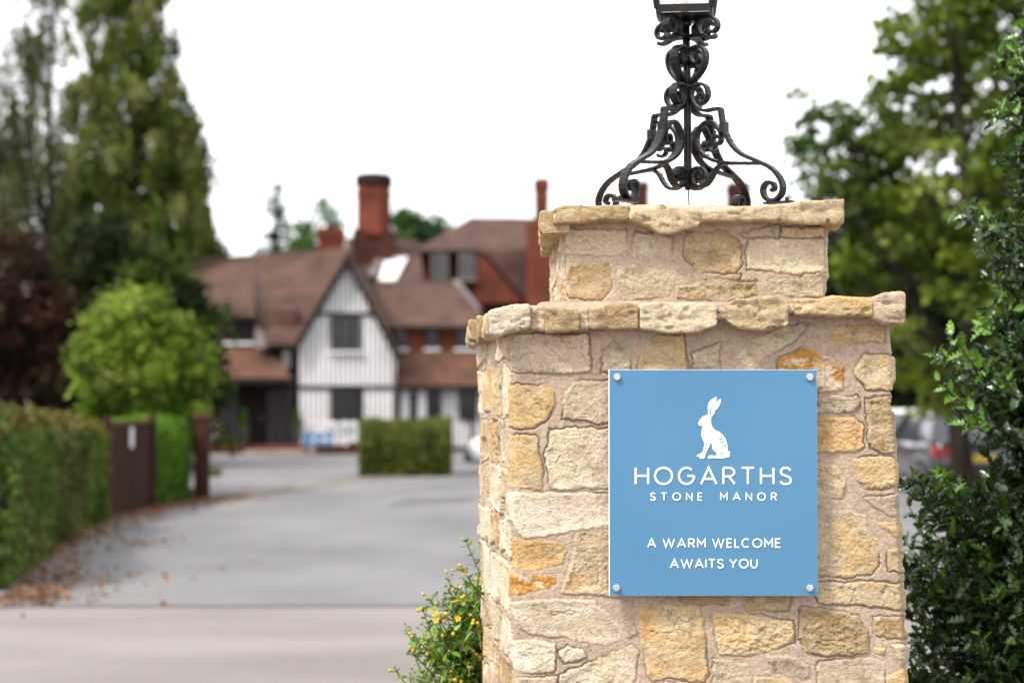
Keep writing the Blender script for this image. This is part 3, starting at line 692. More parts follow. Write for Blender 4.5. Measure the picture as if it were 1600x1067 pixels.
for x, yt, lb, s_ in ((236, 830, 'tall black tapered planter with topiary left of the door', 1), (474, 822, 'tall black tapered planter with topiary at the gable corner', 1)):
    Y = Yl - 2.0; c = A6(x, 940, Y); zt = A6(x, yt, Y).z; r = 30 / 2.883 / (F / Y) / 1.0
    t = thing('planter', (c.x, Y, .112 if x < 300 else 0), lb, 'planter', 'planters flanking the entrance')
    z0 = .25 if x < 300 else .0
    MB().lathe((c.x, Y, 0), [(r * .62, z0), (r * 1.0, zt - .04), (r * 1.06, zt), (r * .95, zt + .0), (r * .9, zt - .06)], 4, rot=math.pi / 4).build('pot', M_pot, t)
    rng = np.random.default_rng(int(x)); n = 700; zz = rng.random(n); th = rng.random(n) * 6.28; H = 88 / 2.883 / (F / Y)
    rad = r * .75 * (1 - zz * .75)
    cen = np.stack([c.x + np.cos(th) * rad, Y + np.sin(th) * rad, zt + zz * H], 1)
    leafmesh('topiary', cen, .07, np.array([G(140, 170, 50), G(96, 130, 36)])[rng.integers(0, 2, n)], rng, t)
# blue sign at the hotel front
M_blue = mat('blue_sign_paint', pc(104, 168, 214, 1.0), pc(100, 162, 208, 1.0), 0.38, 1.0, spec=0.4)
M_wl = mat('white_lettering', (0.75, 0.75, 0.75), (0.7, 0.7, 0.7), 0.5, 30)
a, b = A6(502, 925, Yg - 2.2), A6(634, 850, Yg - 2.2)
t = thing('blue_banner', ((a.x + b.x) / 2, Yg - 2.2, 0), 'low wide blue notice board before the white gable', 'sign')
MB().box(a.x, b.x, Yg - 2.23, Yg - 2.19, .28, b.z).build('panel', M_blue, t)
for i in range(3):
    mb = MB()
    for k in range(7):
        x = a.x + .25 + k * .31 + .04 * (i % 2); mb.box(x, x + .17 + .05 * ((k * 3 + i) % 2), Yg - 2.245, Yg - 2.231, .42 + i * .27, .50 + i * .27)
    mb.build('lettering', M_wl, t)
for x in (a.x + .1, b.x - .1): MB().box(x - .03, x + .03, Yg - 2.19, Yg - 2.13, 0, b.z).build('post', M_timber, t)

# ------------------------------------------------------------------ cars
M_tyre = mat('tyre_rubber', (0.02, 0.02, 0.02), (0.015, 0.015, 0.015), 0.9, 20)
M_rim = mat('alloy_rim', (0.4, 0.4, 0.42), (0.3, 0.3, 0.32), 0.3, 5, metal=.8)
M_plate = mat('yellow_plate', (0.75, 0.5, 0.03), (0.7, 0.46, 0.03), 0.5, 5)
M_red = mat('red_lens', (0.35, 0.01, 0.02), (0.25, 0.01, 0.01), 0.2, 5)
M_trim = mat('black_trim', (0.02, 0.02, 0.022), (0.015, 0.015, 0.015), 0.5, 5)
M_cglass = mat('car_glass', (0.03, 0.035, 0.04), (0.02, 0.025, 0.03), 0.05, 1, spec=0.9)
M_head = mat('clear_lens', (0.5, 0.5, 0.52), (0.4, 0.4, 0.42), 0.1, 5)
def paint(nm, c): 
    m = mat(nm, c, tuple(v * .93 for v in c), 0.25, 1.5); m.node_tree.nodes['Principled BSDF'].inputs['Coat Weight'].default_value = 1; return m
def car(label, loc, rz, m, group='cars parked in the hotel grounds'):
    t = thing('parked_car', loc, label, 'car', group, rz)          # rear bumper at local -Y
    ys = [-2.12, -2.08, -1.9, -1.4, -.6, .2, 1.0, 1.5, 1.9, 2.08, 2.14]
    zt = [.72, .94, .98, .97, .95, .94, .95, .88, .80, .70, .60]; hw = [.74, .82, .87, .9, .91, .91, .9, .88, .84, .76, .66]
    V = []; Fs = []; n = 14
    for y, z, w_ in zip(ys, zt, hw):
        P = [(-w_ * .86, .22), (-w_ * .98, .34), (-w_, .55), (-w_ * .985, z - .14), (-w_ * .93, z - .03), (-w_ * .8, z + .01), (-w_ * .35, z + .035)]
        V += [(x, y, zz) for x, zz in P] + [(-x, y, zz) for x, zz in P[::-1]]
    for i in range(len(ys) - 1):
        Fs += [(i * n + k, i * n + (k + 1) % n, (i + 1) * n + (k + 1) % n, (i + 1) * n + k) for k in range(n)]
    Fs += [tuple(range(n - 1, -1, -1)), tuple((len(ys) - 1) * n + k for k in range(n))]
    mesh('body', V, Fs, m, t, smooth=True, local=True)
    def cab(dz, dw, y0, y1, y2, y3, z0, z1):
        V = [];
        for y, z, w_ in ((y0, z0, .86), (y1, z1, .66), (y2, z1 + .02, .66), (y3, z0, .84)):
            V += [(-(w_ + dw), y, z), ((w_ + dw), y, z)]
        return V
    Vg = cab(0, 0, -1.95, -1.55, .25, 1.05, .93, 1.40)
    MB().add(Vg, [(0, 1, 3, 2), (2, 3, 5, 4), (4, 5, 7, 6), (0, 2, 4, 6), (1, 7, 5, 3), (0, 6, 7, 1)]).build('windows', M_cglass, t, local=True)
    r = MB().add([(-.67, -1.62, 1.395), (.67, -1.62, 1.395), (.67, .3, 1.41), (-.67, .3, 1.41), (-.6, -1.5, 1.47), (.6, -1.5, 1.47), (.6, .15, 1.475), (-.6, .15, 1.475)],
             [(0, 3, 2, 1), (4, 5, 6, 7), (0, 1, 5, 4), (1, 2, 6, 5), (2, 3, 7, 6), (3, 0, 4, 7)])
    for s_ in (-1, 1):
        for a_, b_ in (((.865, -1.97, .92), (.675, -1.57, 1.42)), ((.845, 1.07, .92), (.675, .27, 1.42)), ((.88, -.55, .93), (.68, -.62, 1.42))):
            r.bar((a_[0] * s_, a_[1], a_[2]), (b_[0] * s_, b_[1], b_[2]), .07, .05)
    r.build('roof', m, t, local=True)
    for sx in (-1, 1):
        for y in (-1.35, 1.35):
            w_ = MB(); R = .33
            P = [(sx * .70, R, 0), ]
            prof = [(.20, .70), (.31, .70), (.33, .73), (.33, .87), (.31, .905), (.22, .905)]
            V = []; N = 20
            for rr, xx in prof:
                for k in range(N): a_ = 2 * math.pi * k / N; V.append((sx * xx, y + math.cos(a_) * rr, R + math.sin(a_) * rr))
            w_.add(V, [(i * N + k, i * N + (k + 1) % N, (i + 1) * N + (k + 1) % N, (i + 1) * N + k) for i in range(5) for k in range(N)])
            wh = w_.build('wheel', M_tyre, t, smooth=True, local=True)
            rm = MB(); rm.add([(sx * .885, y + math.cos(2 * math.pi * k / N) * .22, R + math.sin(2 * math.pi * k / N) * .22) for k in range(N)], [tuple(range(N))])
            for k in range(5):
                a_ = 2 * math.pi * k / 5; rm.bar((sx * .9, y, R), (sx * .9, y + math.cos(a_) * .21, R + math.sin(a_) * .21), .05, .02)
            rm.build('rim', M_rim, wh, local=True)
        MB().box(sx * .84 - .02, sx * .84 + .0, -2.14, -1.86, .66, .9).box(min(sx * .6, sx * .84), max(sx * .6, sx * .84), -2.15, -2.07, .68, .86).build('tail_light', M_red, t, local=True)
        MB().box(min(sx * .5, sx * .78), max(sx * .5, sx * .78), 2.04, 2.15, .55, .68).build('headlight', M_head, t, local=True)
        MB().box(min(sx * .88, sx * 1.02), max(sx * .88, sx * 1.02), .72, .84, .92, 1.04).build('mirror', m, t, local=True)
    MB().box(-.8, .8, -2.2, -2.05, .27, .5).build('rear_bumper', M_trim, t, local=True)
    MB().box(-.26, .26, -2.18, -2.11, .6, .71).build('number_plate', M_plate, t, local=True)
    MB().box(-.76, .76, 2.05, 2.19, .26, .46).build('front_bumper', M_trim, t, local=True)
    return t
R_ = math.radians
MC_w, MC_s, MC_d = paint('white_car_paint', (.7, .71, .73)), paint('silver_car_paint', (.42, .45, .47)), paint('dark_car_paint', (.03, .032, .04))
p = at(1388, 0, 41.5); car('white car facing the camera beside the pillar edge', (p.x, 41.5, 0), R_(176), MC_w)
p = at(1522, 0, 34); car('dark car with a yellow rear number plate behind the holly', (p.x, 34 + 2.1, 0), R_(3), MC_d)
p = at(1446, 0, 50); car('silver car parked beyond the white car', (p.x, 50, 0), R_(8), MC_s)
p = at(880, 0, 46); car('white car mostly hidden left of the pillar base', (p.x, 46, 0), R_(80), MC_w)
sheet('car_park', [(7.5, 24), (60, 24), (60, 64), (6, 64)], 0.004, M_park)

# ------------------------------------------------------------------ the stone gate pillar
YF = 5.40
pillar = thing('gate_pillar', (0.52, 5.9, 0), 'two tier rubble stone gate pillar with projecting stone copings', 'pillar')
KS = 0.73                    # gain for stone: picture colour to surface colour
def sc(r, g, b, k=1.0): return lin((r, g, b)) * KS * k * np.array([1.0, .985, .985])
PAL = {'c': sc(212, 196, 168), 'g': sc(190, 176, 150), 'y': sc(208, 178, 128), 'o': sc(204, 150, 76), 'b': sc(182, 158, 120), 'p': sc(208, 186, 166), 'w': sc(226, 213, 192), 'k': sc(204, 184, 150)}
MORT = sc(201, 180, 159, .96)
RM = None
LOW = [  # lower tier front face: colour code, px outline in the photograph
 ('p', 797,520,916,523,919,579,850,583,802,579), ('g', 940,552,961,534,986,535,980,580,940,581), ('y', 994,576,1015,528,1066,522,1070,582,996,584),
 ('g', 1080,555,1122,537,1122,582,1080,582), ('g', 1141,565,1176,534,1218,512,1260,507,1242,531,1170,571), ('o', 1212,564,1254,546,1296,558,1314,576,1312,609,1278,612,1218,598),
 ('y', 1297,510,1380,510,1378,532,1320,538,1297,534), ('k', 1347,555,1392,558,1395,609,1350,607,1332,585,1338,567), ('g', 1258,624,1334,619,1337,626,1330,640,1258,648),
 ('y', 1255,653,1325,652,1340,662,1339,698,1327,705,1255,707), ('b', 1347,623,1390,619,1392,703,1372,707,1352,700), ('k', 1321,718,1381,714,1399,730,1398,753,1343,762,1328,748),
 ('k', 1255,723,1298,730,1311,751,1307,778,1255,777), ('g', 1341,779,1392,771,1407,776,1407,808,1379,804,1351,789), ('k', 1355,816,1394,814,1406,824,1405,838,1379,835),
 ('k', 1262,797,1321,799,1338,809,1341,832,1355,842,1354,882,1343,897,1311,901,1262,897), ('y', 1369,857,1405,857,1405,899,1371,892), ('k', 1250,912,1336,910,1409,916,1412,933,1409,952,1356,948,1262,940),
 ('b', 1347,964,1402,964,1411,987,1388,996,1349,992), ('g', 1370,1008,1414,1006,1416,1031,1407,1038,1381,1037), ('y', 1361,1059,1384,1047,1416,1045,1421,1082,1365,1082),
 ('b', 1235,948,1291,955,1321,964,1336,987,1331,1019,1303,1024,1240,1019,1232,996), ('g', 1260,1033,1326,1029,1357,1031,1356,1090,1257,1090), ('g', 1178,1024,1210,1024,1245,1043,1245,1059,1220,1059,1190,1050),
 ('y', 1102,956,1153,960,1222,969,1223,1001,1190,1015,1153,1022,1111,1021,1106,996), ('g', 1102,1031,1153,1036,1155,1082,1099,1082), ('k', 1162,1059,1208,1061,1236,1077,1160,1085),
 ('b', 1143,905,1220,905,1215,952,1152,951), ('b', 1010,905,1129,905,1127,943,1095,943,1040,940), ('y', 1343,1011,1358,1012,1356,1019,1344,1017),
 ('y', 990,946,1082,948,1088,987,1090,1050,1084,1064,1044,1058,1005,1060,992,999), ('y', 1010,1068,1080,1066,1078,1110,1012,1110), ('c', 807,941,866,935,920,940,942,958,963,987,960,1001,942,1009,875,995,812,985),
 ('g', 962,960,974,958,984,992,972,996), ('w', 803,1003,830,998,863,1005,861,1048,803,1049,797,1021), ('w', 870,1017,884,1011,906,1017,908,1026,879,1035),
 ('c', 873,1055,978,1008,987,1019,983,1050,974,1090,870,1090), ('c', 807,1060,866,1057,862,1090,800,1090), ('y', 809,604,845,604,867,611,864,634,852,658,815,669,800,666,802,615),
 ('g', 882,615,899,597,970,596,970,658,931,660,905,654,880,654), ('y', 802,681,837,681,845,731,846,763,802,763,796,712), ('c', 858,673,909,669,970,673,970,763,860,763,852,712),
 ('w', 807,772,870,770,970,775,970,815,920,825,888,829,845,838,815,838,809,810), ('y', 804,842,839,845,872,850,880,858,877,879,851,888,820,891,808,888), ('o', 806,898,821,901,863,899,861,912,842,923,807,926),
 ('k', 895,833,960,825,975,838,975,932,915,928,874,925,890,879)]
def wrapx(L_, a, b, d):           # quoins run on round the corners
    out = []
    for st in L_:
        p = list(st[1:])
        for i in range(0, len(p), 2):
            if p[i] <= a: p[i] -= d
            elif p[i] >= b: p[i] += d
        out.append((st[0],) + tuple(p))
    return out
LOW = wrapx(LOW, 809, 1388, 16)
UPP = [('c', 886,358,976,360,979,390,958,399,884,397), ('c', 997,364,1048,373,1046,405,988,403), ('b', 1071,366,1134,361,1158,384,1159,411,1149,426,1092,427,1068,399),
 ('c', 1173,376,1287,375,1291,390,1290,424,1230,426,1171,420,1168,393), ('k', 1227,357,1287,355,1288,370,1224,370), ('p', 1161,366,1219,352,1215,370,1164,370),
 ('b', 892,414,952,412,953,450,940,468,892,465,880,444), ('g', 967,417,1018,411,1055,414,1054,441,1042,462,979,471,964,444), ('b', 1056,449,1110,439,1179,442,1182,462,1140,468,1059,466),
 ('g', 1200,441,1251,435,1257,429,1290,427,1291,463,1203,462), ('b', 1096,432,1158,431,1156,437,1100,437)]
def rubble(U0, U1, V0, V1, rng, hmin=45, hmax=95, wmin=50, wmax=150, gap=9):
    out = []; v = V0
    while v < V1:
        h = rng.uniform(hmin, hmax); u = U0 + rng.uniform(-40, 0)
        while u < U1:
            w_ = rng.uniform(wmin, wmax); j = lambda a: rng.normal() * a
            a, b, c, d = max(u, U0) , min(u + w_, U1), v, min(v + h, V1)
            if b - a > 22 and d - c > 18:
                g = gap / 2
                P = [(a + g + j(3), c + g + j(5)), ((a + b) / 2 + j(8), c + g + j(4)), (b - g + j(3), c + g + j(5)), (b - g + j(4), (c + d) / 2 + j(5)), (b - g + j(3), d - g + j(5)), ((a + b) / 2 + j(8), d - g + j(4)), (a + g + j(3), d - g + j(5)), (a + g + j(4), (c + d) / 2)]
                out.append((rng.choice(list('cckgbywp')),) + tuple(x for p in P for x in p))
            u += w_
        v += h
    return out
def shaft(name, Y, stones, corners, V0, V1, steps, sU, seed, bulge, coarse=None):
    """corners: 4 plan points (BL, FL, FR, BR) at top and at bottom; sheet wraps all round. U = px along the unfolded wall, V = px row"""
    s = F / Y; rng = np.random.default_rng(seed)
    ct, cb = np.array(corners[0]), np.array(corners[1])
    # rows
    v = list(np.arange(V0, V1, steps[0]));
    if coarse: v += list(np.arange(V1, coarse, 14)) + [coarse]
    v = np.array(v)
    z = np.array([at(800, q, Y).z for q in v]); z[-1] = max(z[-1], 0) if not coarse else 0.0
    # columns : (segment, parameter)
    U, seg, tt = [], [], []
    lens = [np.linalg.norm(ct[(i + 1) % 4] - ct[i]) * s for i in range(4)]
    ustart = [sU[0] - lens[0], sU[0], sU[1], sU[1] + lens[2]]
    for i in range(4):
        n = max(4, int(lens[i] / steps[1 + i])); q = np.arange(n) / n
        U += list(ustart[i] + q * lens[i]); seg += [i] * n; tt += list(q)
    U = np.array(U); seg = np.array(seg); tt = np.array(tt)
    f = np.clip((v - V0) / (1090 - V0), 0, 1.4)
    cor = ct[None] * (1 - f)[:, None, None] + cb[None] * f[:, None, None]        # rows x 4 x 2
    A = cor[:, seg]; B = cor[:, (seg + 1) % 4]
    P = A * (1 - tt)[None, :, None] + B * tt[None, :, None]
    nn = np.zeros((4, 2))
    for i in range(4):
        d = ct[(i + 1) % 4] - ct[i]; d = d / np.linalg.norm(d); nn[i] = (d[1], -d[0])
    # corner normals blended
    N = nn[seg]; du = np.minimum(tt * np.array(lens)[seg], (1 - tt) * np.array(lens)[seg])
    other = np.where((tt < .5)[:, None], nn[(seg - 1) % 4], nn[(seg + 1) % 4]); k = (0.5 * np.clip(1 - du / 9.0, 0, 1))[:, None]
    N = N * (1 - k) + other * k; N /= np.linalg.norm(N, axis=1)[:, None]
    inset = -0.012 * np.clip(1 - du / 9.0, 0, 1) ** 2
    UU, VV = np.meshgrid(U, v)
    X = P[..., 0]; Yw = P[..., 1]; Z = np.broadcast_to(z[:, None], X.shape)
    # masonry pattern
    wu = UU + 3.6 * fbm(X * 14, Yw * 14, Z * 14, seed, 3) + 1.9 * vn(X * 60, Yw * 60, Z * 60, seed + 5) + 1.1 * vn(X * 150, Yw * 150, Z * 150, seed + 7)
    wv = VV + 3.6 * fbm(X * 14 + 9, Yw * 14, Z * 14, seed + 1, 3) + 1.9 * vn(X * 60, Yw * 60, Z * 60, seed + 6) + 1.1 * vn(X * 150, Yw * 150, Z * 150, seed + 8)
    best = np.full(X.shape, -1e3); H = np.zeros(X.shape); col = np.zeros(X.shape + (3,)); sid = np.zeros(X.shape); RM = np.ones(X.shape)
    for qi, st in enumerate(stones):
        pl = np.array(st[1:], float).reshape(-1, 2); m = pl.mean(0)
        w0 = (UU[0] > pl[:, 0].min() - 14) & (UU[0] < pl[:, 0].max() + 14); h0 = (v > pl[:, 1].min() - 14) & (v < pl[:, 1].max() + 14)
        if not w0.any() or not h0.any(): continue
        ix = np.ix_(np.where(h0)[0], np.where(w0)[0]); u_, v_ = wu[ix], wv[ix]
        dmin = np.full(u_.shape, 1e9); ins = np.zeros(u_.shape, bool)
        for a in range(len(pl)):
            p, q = pl[a], pl[(a + 1) % len(pl)]; e_ = q - p
            t_ = np.clip(((u_ - p[0]) * e_[0] + (v_ - p[1]) * e_[1]) / (e_ @ e_ + 1e-9), 0, 1)
            dmin = np.minimum(dmin, np.hypot(u_ - p[0] - t_ * e_[0], v_ - p[1] - t_ * e_[1]))
            c1 = (p[1] > v_) != (q[1] > v_); xi = p[0] + (v_ - p[1]) * e_[0] / (e_[1] if abs(e_[1]) > 1e-9 else 1e-9)
            ins ^= c1 & (u_ < xi)
        sd_ = np.where(ins, dmin, -dmin) + 1.3
        r_ = rng.random(6); tilt = (r_[0] - .5) * .014, (r_[1] - .5) * .018
        side = pl[:, 0].mean() < sU[0] or pl[:, 0].mean() > sU[1]
        rm_ = .35 + 1.0 * r_[3] ** 1.3
        h_ = (0.0003 + 0.0055 * r_[2] ** 1.5) * (bulge if side else 1) + tilt[0] * (u_ - m[0]) / 100 + tilt[1] * (v_ - m[1]) / 100
        up = sd_ > best[ix]
        b_ = best[ix]; b_[up] = sd_[up]; best[ix] = b_
        hh = H[ix]; hh[up] = h_[up]; H[ix] = hh
        q_ = RM[ix]; q_[up] = rm_; RM[ix] = q_
        base = PAL[st[0]] * rng.uniform(.9, 1.1)
        xs, ys_, zs_ = X[ix], Yw[ix], Z[ix]; o = qi * 3.7
        n1 = fbm(xs * 9 + o, ys_ * 9, zs_ * 14, seed + qi, 4); n2 = fbm(xs * 30 + o, ys_ * 30, zs_ * 55, seed + 50 + qi, 4)
        alt = {'c': 'w', 'g': 'c', 'y': 'k', 'o': 'w', 'b': 'k', 'p': 'g', 'w': 'c', 'k': 'y'}[st[0]]
        sp_ = {'o': .5, 'y': .35, 'k': .3, 'c': .12, 'b': .25}.get(st[0], .1)
        k1 = sstep(-.02, .28, n1)[..., None]
        cc = base * (1 - k1 * .75) + PAL[alt] * k1 * .75
        k2 = sstep(.05, .55, n2)[..., None] * (.85 if st[0] == 'o' else .4); cc = cc * (1 - k2) + sc(230, 216, 192) * k2
        n3 = fbm(xs * 6 + 3 + o, ys_ * 6, zs_ * 8, seed + 90 + qi, 3); k3 = sstep(.15, .45, n3)[..., None] * sp_; cc = cc * (1 - k3) + sc(196, 142, 70) * k3
        n4 = fbm(xs * 45 + o, ys_ * 45, zs_ * 60, seed + 140 + qi, 4, .65); cc = cc * (1 - .28 * sstep(.15, .5, n4) + .12 * sstep(.1, .5, -n4))[..., None]
        n5 = fbm(xs * 5 + o, ys_ * 5, zs_ * 5, seed + 160 + qi, 3); cc = cc * (1 + .16 * n5)[..., None]
        mk = np.zeros(X.shape, bool); cf = col[ix]; cf[up] = cc[up]; col[ix] = cf
        sf = sid[ix]; sf[up] = qi + 1; sid[ix] = sf
    st_m = sstep(-0.8, 1.2, best)
    # mortar smears over some stone edges and whole patches
    smear = fbm(X * 7 + 3, Yw * 7, Z * 7, seed + 77, 3)
    st_m = st_m * (1 - sstep(.28, .5, smear) * sstep(14, 2, best) * .9)
    mcol = MORT * (1 + .16 * fbm(X * 12, Yw * 12, Z * 12, seed + 9, 4) + .14 * fbm(X * 90, Yw * 90, Z * 90, seed + 10, 2))[..., None]
    col = col * st_m[..., None] + mcol * (1 - st_m)[..., None]
    # relief
    prof = sstep(-1.0, 3.0, best) * .2 + sstep(-.8, .9, best) * .8
    rough = .0030 * fbm(X * 20 + sid, Yw * 20, Z * 24, seed + 20, 5, .62) + .0016 * ridge(X * 24 + sid * 3, Yw * 24, Z * 46, seed + 21, 4) * sstep(-.2, .3, vn(X * 8 + sid, Yw * 8, Z * 8, seed + 25)) + .0016 * fbm(X * 130, Yw * 130, Z * 160, seed + 22, 2)
    facet = .007 * np.abs(vn(X * 6 + sid * 5, Yw * 6, Z * 7 + sid, seed + 23)) 
    hs = H * prof + .0045 * prof + rough * 1.5 * RM * sstep(0, 6, best) - facet * sstep(2, 12, best)
    hm = .0042 + .0030 * fbm(X * 10, Yw * 10, Z * 10, seed + 30, 3) + .0012 * fbm(X * 70, Yw * 70, Z * 70, seed + 31, 3)
    groove = np.exp(-((best + 1.3) / 1.0) ** 2) * (.12 + .88 * sstep(-.25, .25, vn(X * 8, Yw * 8, Z * 8, seed + 32)))
    cr = vn(X * 10 + sid * 2.3, Yw * 10, Z * 24 + sid, seed + 50) + .35 * vn(X * 45, Yw * 45, Z * 60, seed + 51)
    hs = hs - .0045 * np.exp(-(cr / .035) ** 2) * sstep(.05, .4, vn(X * 7 + sid, Yw * 7, Z * 7, seed + 52)) * sstep(1, 5, best)
    hs = hs + .0020 * RM * fbm(X * 60 + sid, Yw * 60, Z * 90, seed + 53, 3, .7) * sstep(1, 4, best)
    Hh = hm * (1 - st_m) + hs * st_m - .0095 * groove
    if True:
        side = ((seg != 1)[None, :]) * 1.0
        Hh = Hh + side * sstep(0, 14, du)[None] * .012 * fbm(X * 3, Yw * 5, Z * 5, seed + 40, 3) * bulge * .5 + side * sstep(0, 10, du)[None] * (.007 * ridge(X * 3, Yw * 17, Z * 5, seed + 41, 3) - .012 * sstep(.35, .6, vn(X * 4, Yw * 11, Z * 13, seed + 42))) * bulge * .8
    Hh = Hh + inset[None, :]
    X = X + N[None, :, 0] * Hh; Yw = Yw + N[None, :, 1] * Hh
    V_ = np.stack([X, Yw, Z], -1).reshape(-1, 3)
    nr, nc = X.shape
    ii, jj = np.meshgrid(np.arange(nr - 1), np.arange(nc), indexing='ij'); j2 = (jj + 1) % nc
    Fc = np.stack([ii * nc + jj, (ii + 1) * nc + jj, (ii + 1) * nc + j2, ii * nc + j2], -1).reshape(-1, 4).astype(np.int32)
    return mesh(name, V_, Fc, M_stone, pillar, smooth=True, col=np.clip(col.reshape(-1, 3), 0, .9))
px_ = lambda p, Y: (p - 800) / F * Y
rg = np.random.default_rng(12)
xFL, xFR = px_(799, YF), px_(1390, YF); s5 = F / YF
back = 1.0
BLt, BRt = px_(750, YF + back), xFR + .03
lenL = math.hypot(xFL - BLt, back) * s5
lowst = LOW + rubble(799 - lenL, 797, 512, 1090, rg, 40, 95, 90, 260, 12) + rubble(978, 1250, 590, 905, rg, 50, 90, 60, 140) + rubble(1399, 1399 + 560, 512, 1700, rg) + rubble(2000, 2700, 512, 1700, rg) + rubble(799 - lenL, 1398, 1098, 1700, rg)
lower = shaft('lower_shaft', YF, lowst, [[(BLt, YF + back), (xFL, YF), (xFR, YF), (BRt, YF + back)], [(BLt + .012, YF + back), (px_(801, YF), YF), (px_(1415, YF), YF), (BRt + .04, YF + back)]],
              484, 1100, (1.5, 3.4, 1.45, 7, 14), (799, 1392), 101, 1.2, coarse=1556)
YU = 5.5
xa, xb = px_(882, YU), px_(1290, YU); bk = .84
upst = UPP + rubble(882 - 500, 880, 340, 474, rg, 40, 60, 90, 240, 10) + rubble(1292, 2300, 340, 474, rg, 40, 60)
upper = shaft('upper_shaft', YU, upst, [[(px_(863, YU + bk), YU + bk), (xa, YU), (xb, YU), (xb + .01, YU + bk)]] * 2, 332, 480, (1.5, 3.4, 1.45, 7, 14), (882, 1290), 202, 1.0)

# coping stones: swept rounded blocks, roughened
def coping_stone(xs, top, bot, Y0, depth, code, seed, parent, axis='x', x0=0, warp=.008, step=.0035, name='coping_stone'):
    """profile along one axis: xs positions (m), top/bottom heights (m); the outer face at Y0, running inward by depth"""
    rng = np.random.default_rng(seed)
    L = xs[-1] - xs[0]; n = max(8, int(L / step)); a = np.linspace(xs[0], xs[-1], n)
    T = np.interp(a, xs, top); B = np.interp(a, xs, bot)
    endr = .006; e_ = np.minimum(a - xs[0], xs[-1] - a); sh = np.sqrt(np.clip(1 - (1 - np.clip(e_ / endr, 0, 1)) ** 2, 0.0, 1))
    m = 0; loop = []
    hh = float(np.mean(T - B)); nf = max(10, int(hh / step)); nd = 14
    r = .012
    # loop in (c: 0..1 vertical, b: inward depth)
    for q in np.linspace(0, 1, nf): loop.append((q, 0, 1))
    dd = np.concatenate([np.linspace(0.012, .08, 14), np.linspace(.1, depth, nd)]) if depth > .13 else np.linspace(.012, depth, 16)
    for q in dd: loop.append((1, q, 0))
    for q in np.linspace(1, 0, 6)[1:-1]: loop.append((q, depth, 0))
    for q in dd[::-1]: loop.append((0, q, 0))
    lp = np.array(loop)
    c = B[:, None] + (T - B)[:, None] * lp[None, :, 0]; b = np.broadcast_to(lp[None, :, 1], c.shape).copy(); A_ = np.broadcast_to(a[:, None], c.shape).copy()
    # round front edges
    front = lp[None, :, 1] < .001; ed = np.minimum(c - B[:, None], T[:, None] - c); rr = .0045
    b = np.where(front, rr * (1 - np.sqrt(np.clip(1 - (1 - np.clip(ed / rr, 0, 1)) ** 2, 0, 1))), b)
    cm = (T + B)[:, None] / 2; c = cm + (c - cm) * (.86 + .14 * sh)[:, None]; b = b + ((1 - sh) * .006)[:, None]
    if axis == 'x': X, Yw, Z = A_, Y0 + b, c
    else: X, Yw, Z = x0 + b * (1 if axis == 'l' else -1), A_, c
    o = seed * 1.37
    cmid = c - cm
    disp = warp * fbm(X * 9 + o, Yw * 9, Z * 9, seed, 3) + .009 * (np.abs(vn(X * 11 + o, Yw * 11, Z * 26, seed + 7)) - .3) + .0028 * ridge(X * 20 + o, Yw * 20, Z * 50, seed + 2, 4) + .0028 * fbm(X * 70 + o, Yw * 70, Z * 100, seed + 3, 4, .6)
    pit = fbm(X * 45 + o, Yw * 45, Z * 60, seed + 4, 2); disp -= .006 * sstep(.32, .5, pit)
    nb = np.where(b < .03, -1.0, 0.0); ncz = np.sign(cmid) * np.clip(np.abs(cmid) / (hh / 2), 0, 1) ** 4
    b2 = disp * nb
    if axis == 'x': Yw = Yw + b2
    else: X = X + b2 * (1 if axis == 'l' else -1)
    Z = Z + disp * ncz * .9
    base = PAL[code] * rng.uniform(.92, 1.08)
    n1 = fbm(X * 9 + o, Yw * 9, Z * 12, seed + 5, 4); n2 = fbm(X * 40 + o, Yw * 40, Z * 70, seed + 6, 3)
    k1 = sstep(-.05, .35, n1)[..., None]; cc = base * (1 - k1 * .6) + PAL['k' if code != 'w' else 'c'] * k1 * .6
    k2 = sstep(.15, .45, n2)[..., None] * .4; cc = cc * (1 - k2) + sc(226, 206, 176) * k2
    k3 = sstep(.1, .45, -n2)[..., None] * .38; cc = cc * (1 - k3) + sc(120, 92, 56) * k3
    lich = sstep(.15, .5, fbm(X * 30, Yw * 30, Z * 30, seed + 8, 3)) * sstep(.25, .5, cmid / hh); cc = cc * (1 - .45 * lich[..., None]) + sc(120, 104, 84) * .45 * lich[..., None]
    nr, nc = c.shape
    ii, jj = np.meshgrid(np.arange(nr - 1), np.arange(nc), indexing='ij'); j2 = (jj + 1) % nc
    Fc = np.stack([ii * nc + jj, (ii + 1) * nc + jj, (ii + 1) * nc + j2, ii * nc + j2], -1).reshape(-1, 4).tolist()
    Fc += [list(range(nc))[::-1], [(nr - 1) * nc + k for k in range(nc)]]
    if axis == 'x': Fc = [f_[::-1] for f_ in Fc]
    o_ = mesh(name, np.stack([X, Yw, Z], -1).reshape(-1, 3), Fc, M_stone, parent, smooth=True, col=np.clip(cc.reshape(-1, 3), 0, .9))
    o_.data.polygons[-1].use_smooth = False; o_.data.polygons[-2].use_smooth = False
    return o_
def cope_front(P, Y, depth, code, seed, **k):
    """P = [(px, py top, py bottom), ...]"""
    xs = [px_(p[0], Y) for p in P]; tz = [at(800, p[1], Y).z for p in P]; bz = [at(800, p[2], Y).z for p in P]
    return coping_stone(xs, tz, bz, Y, depth, code, seed, pillar, **k)
YC = 5.335
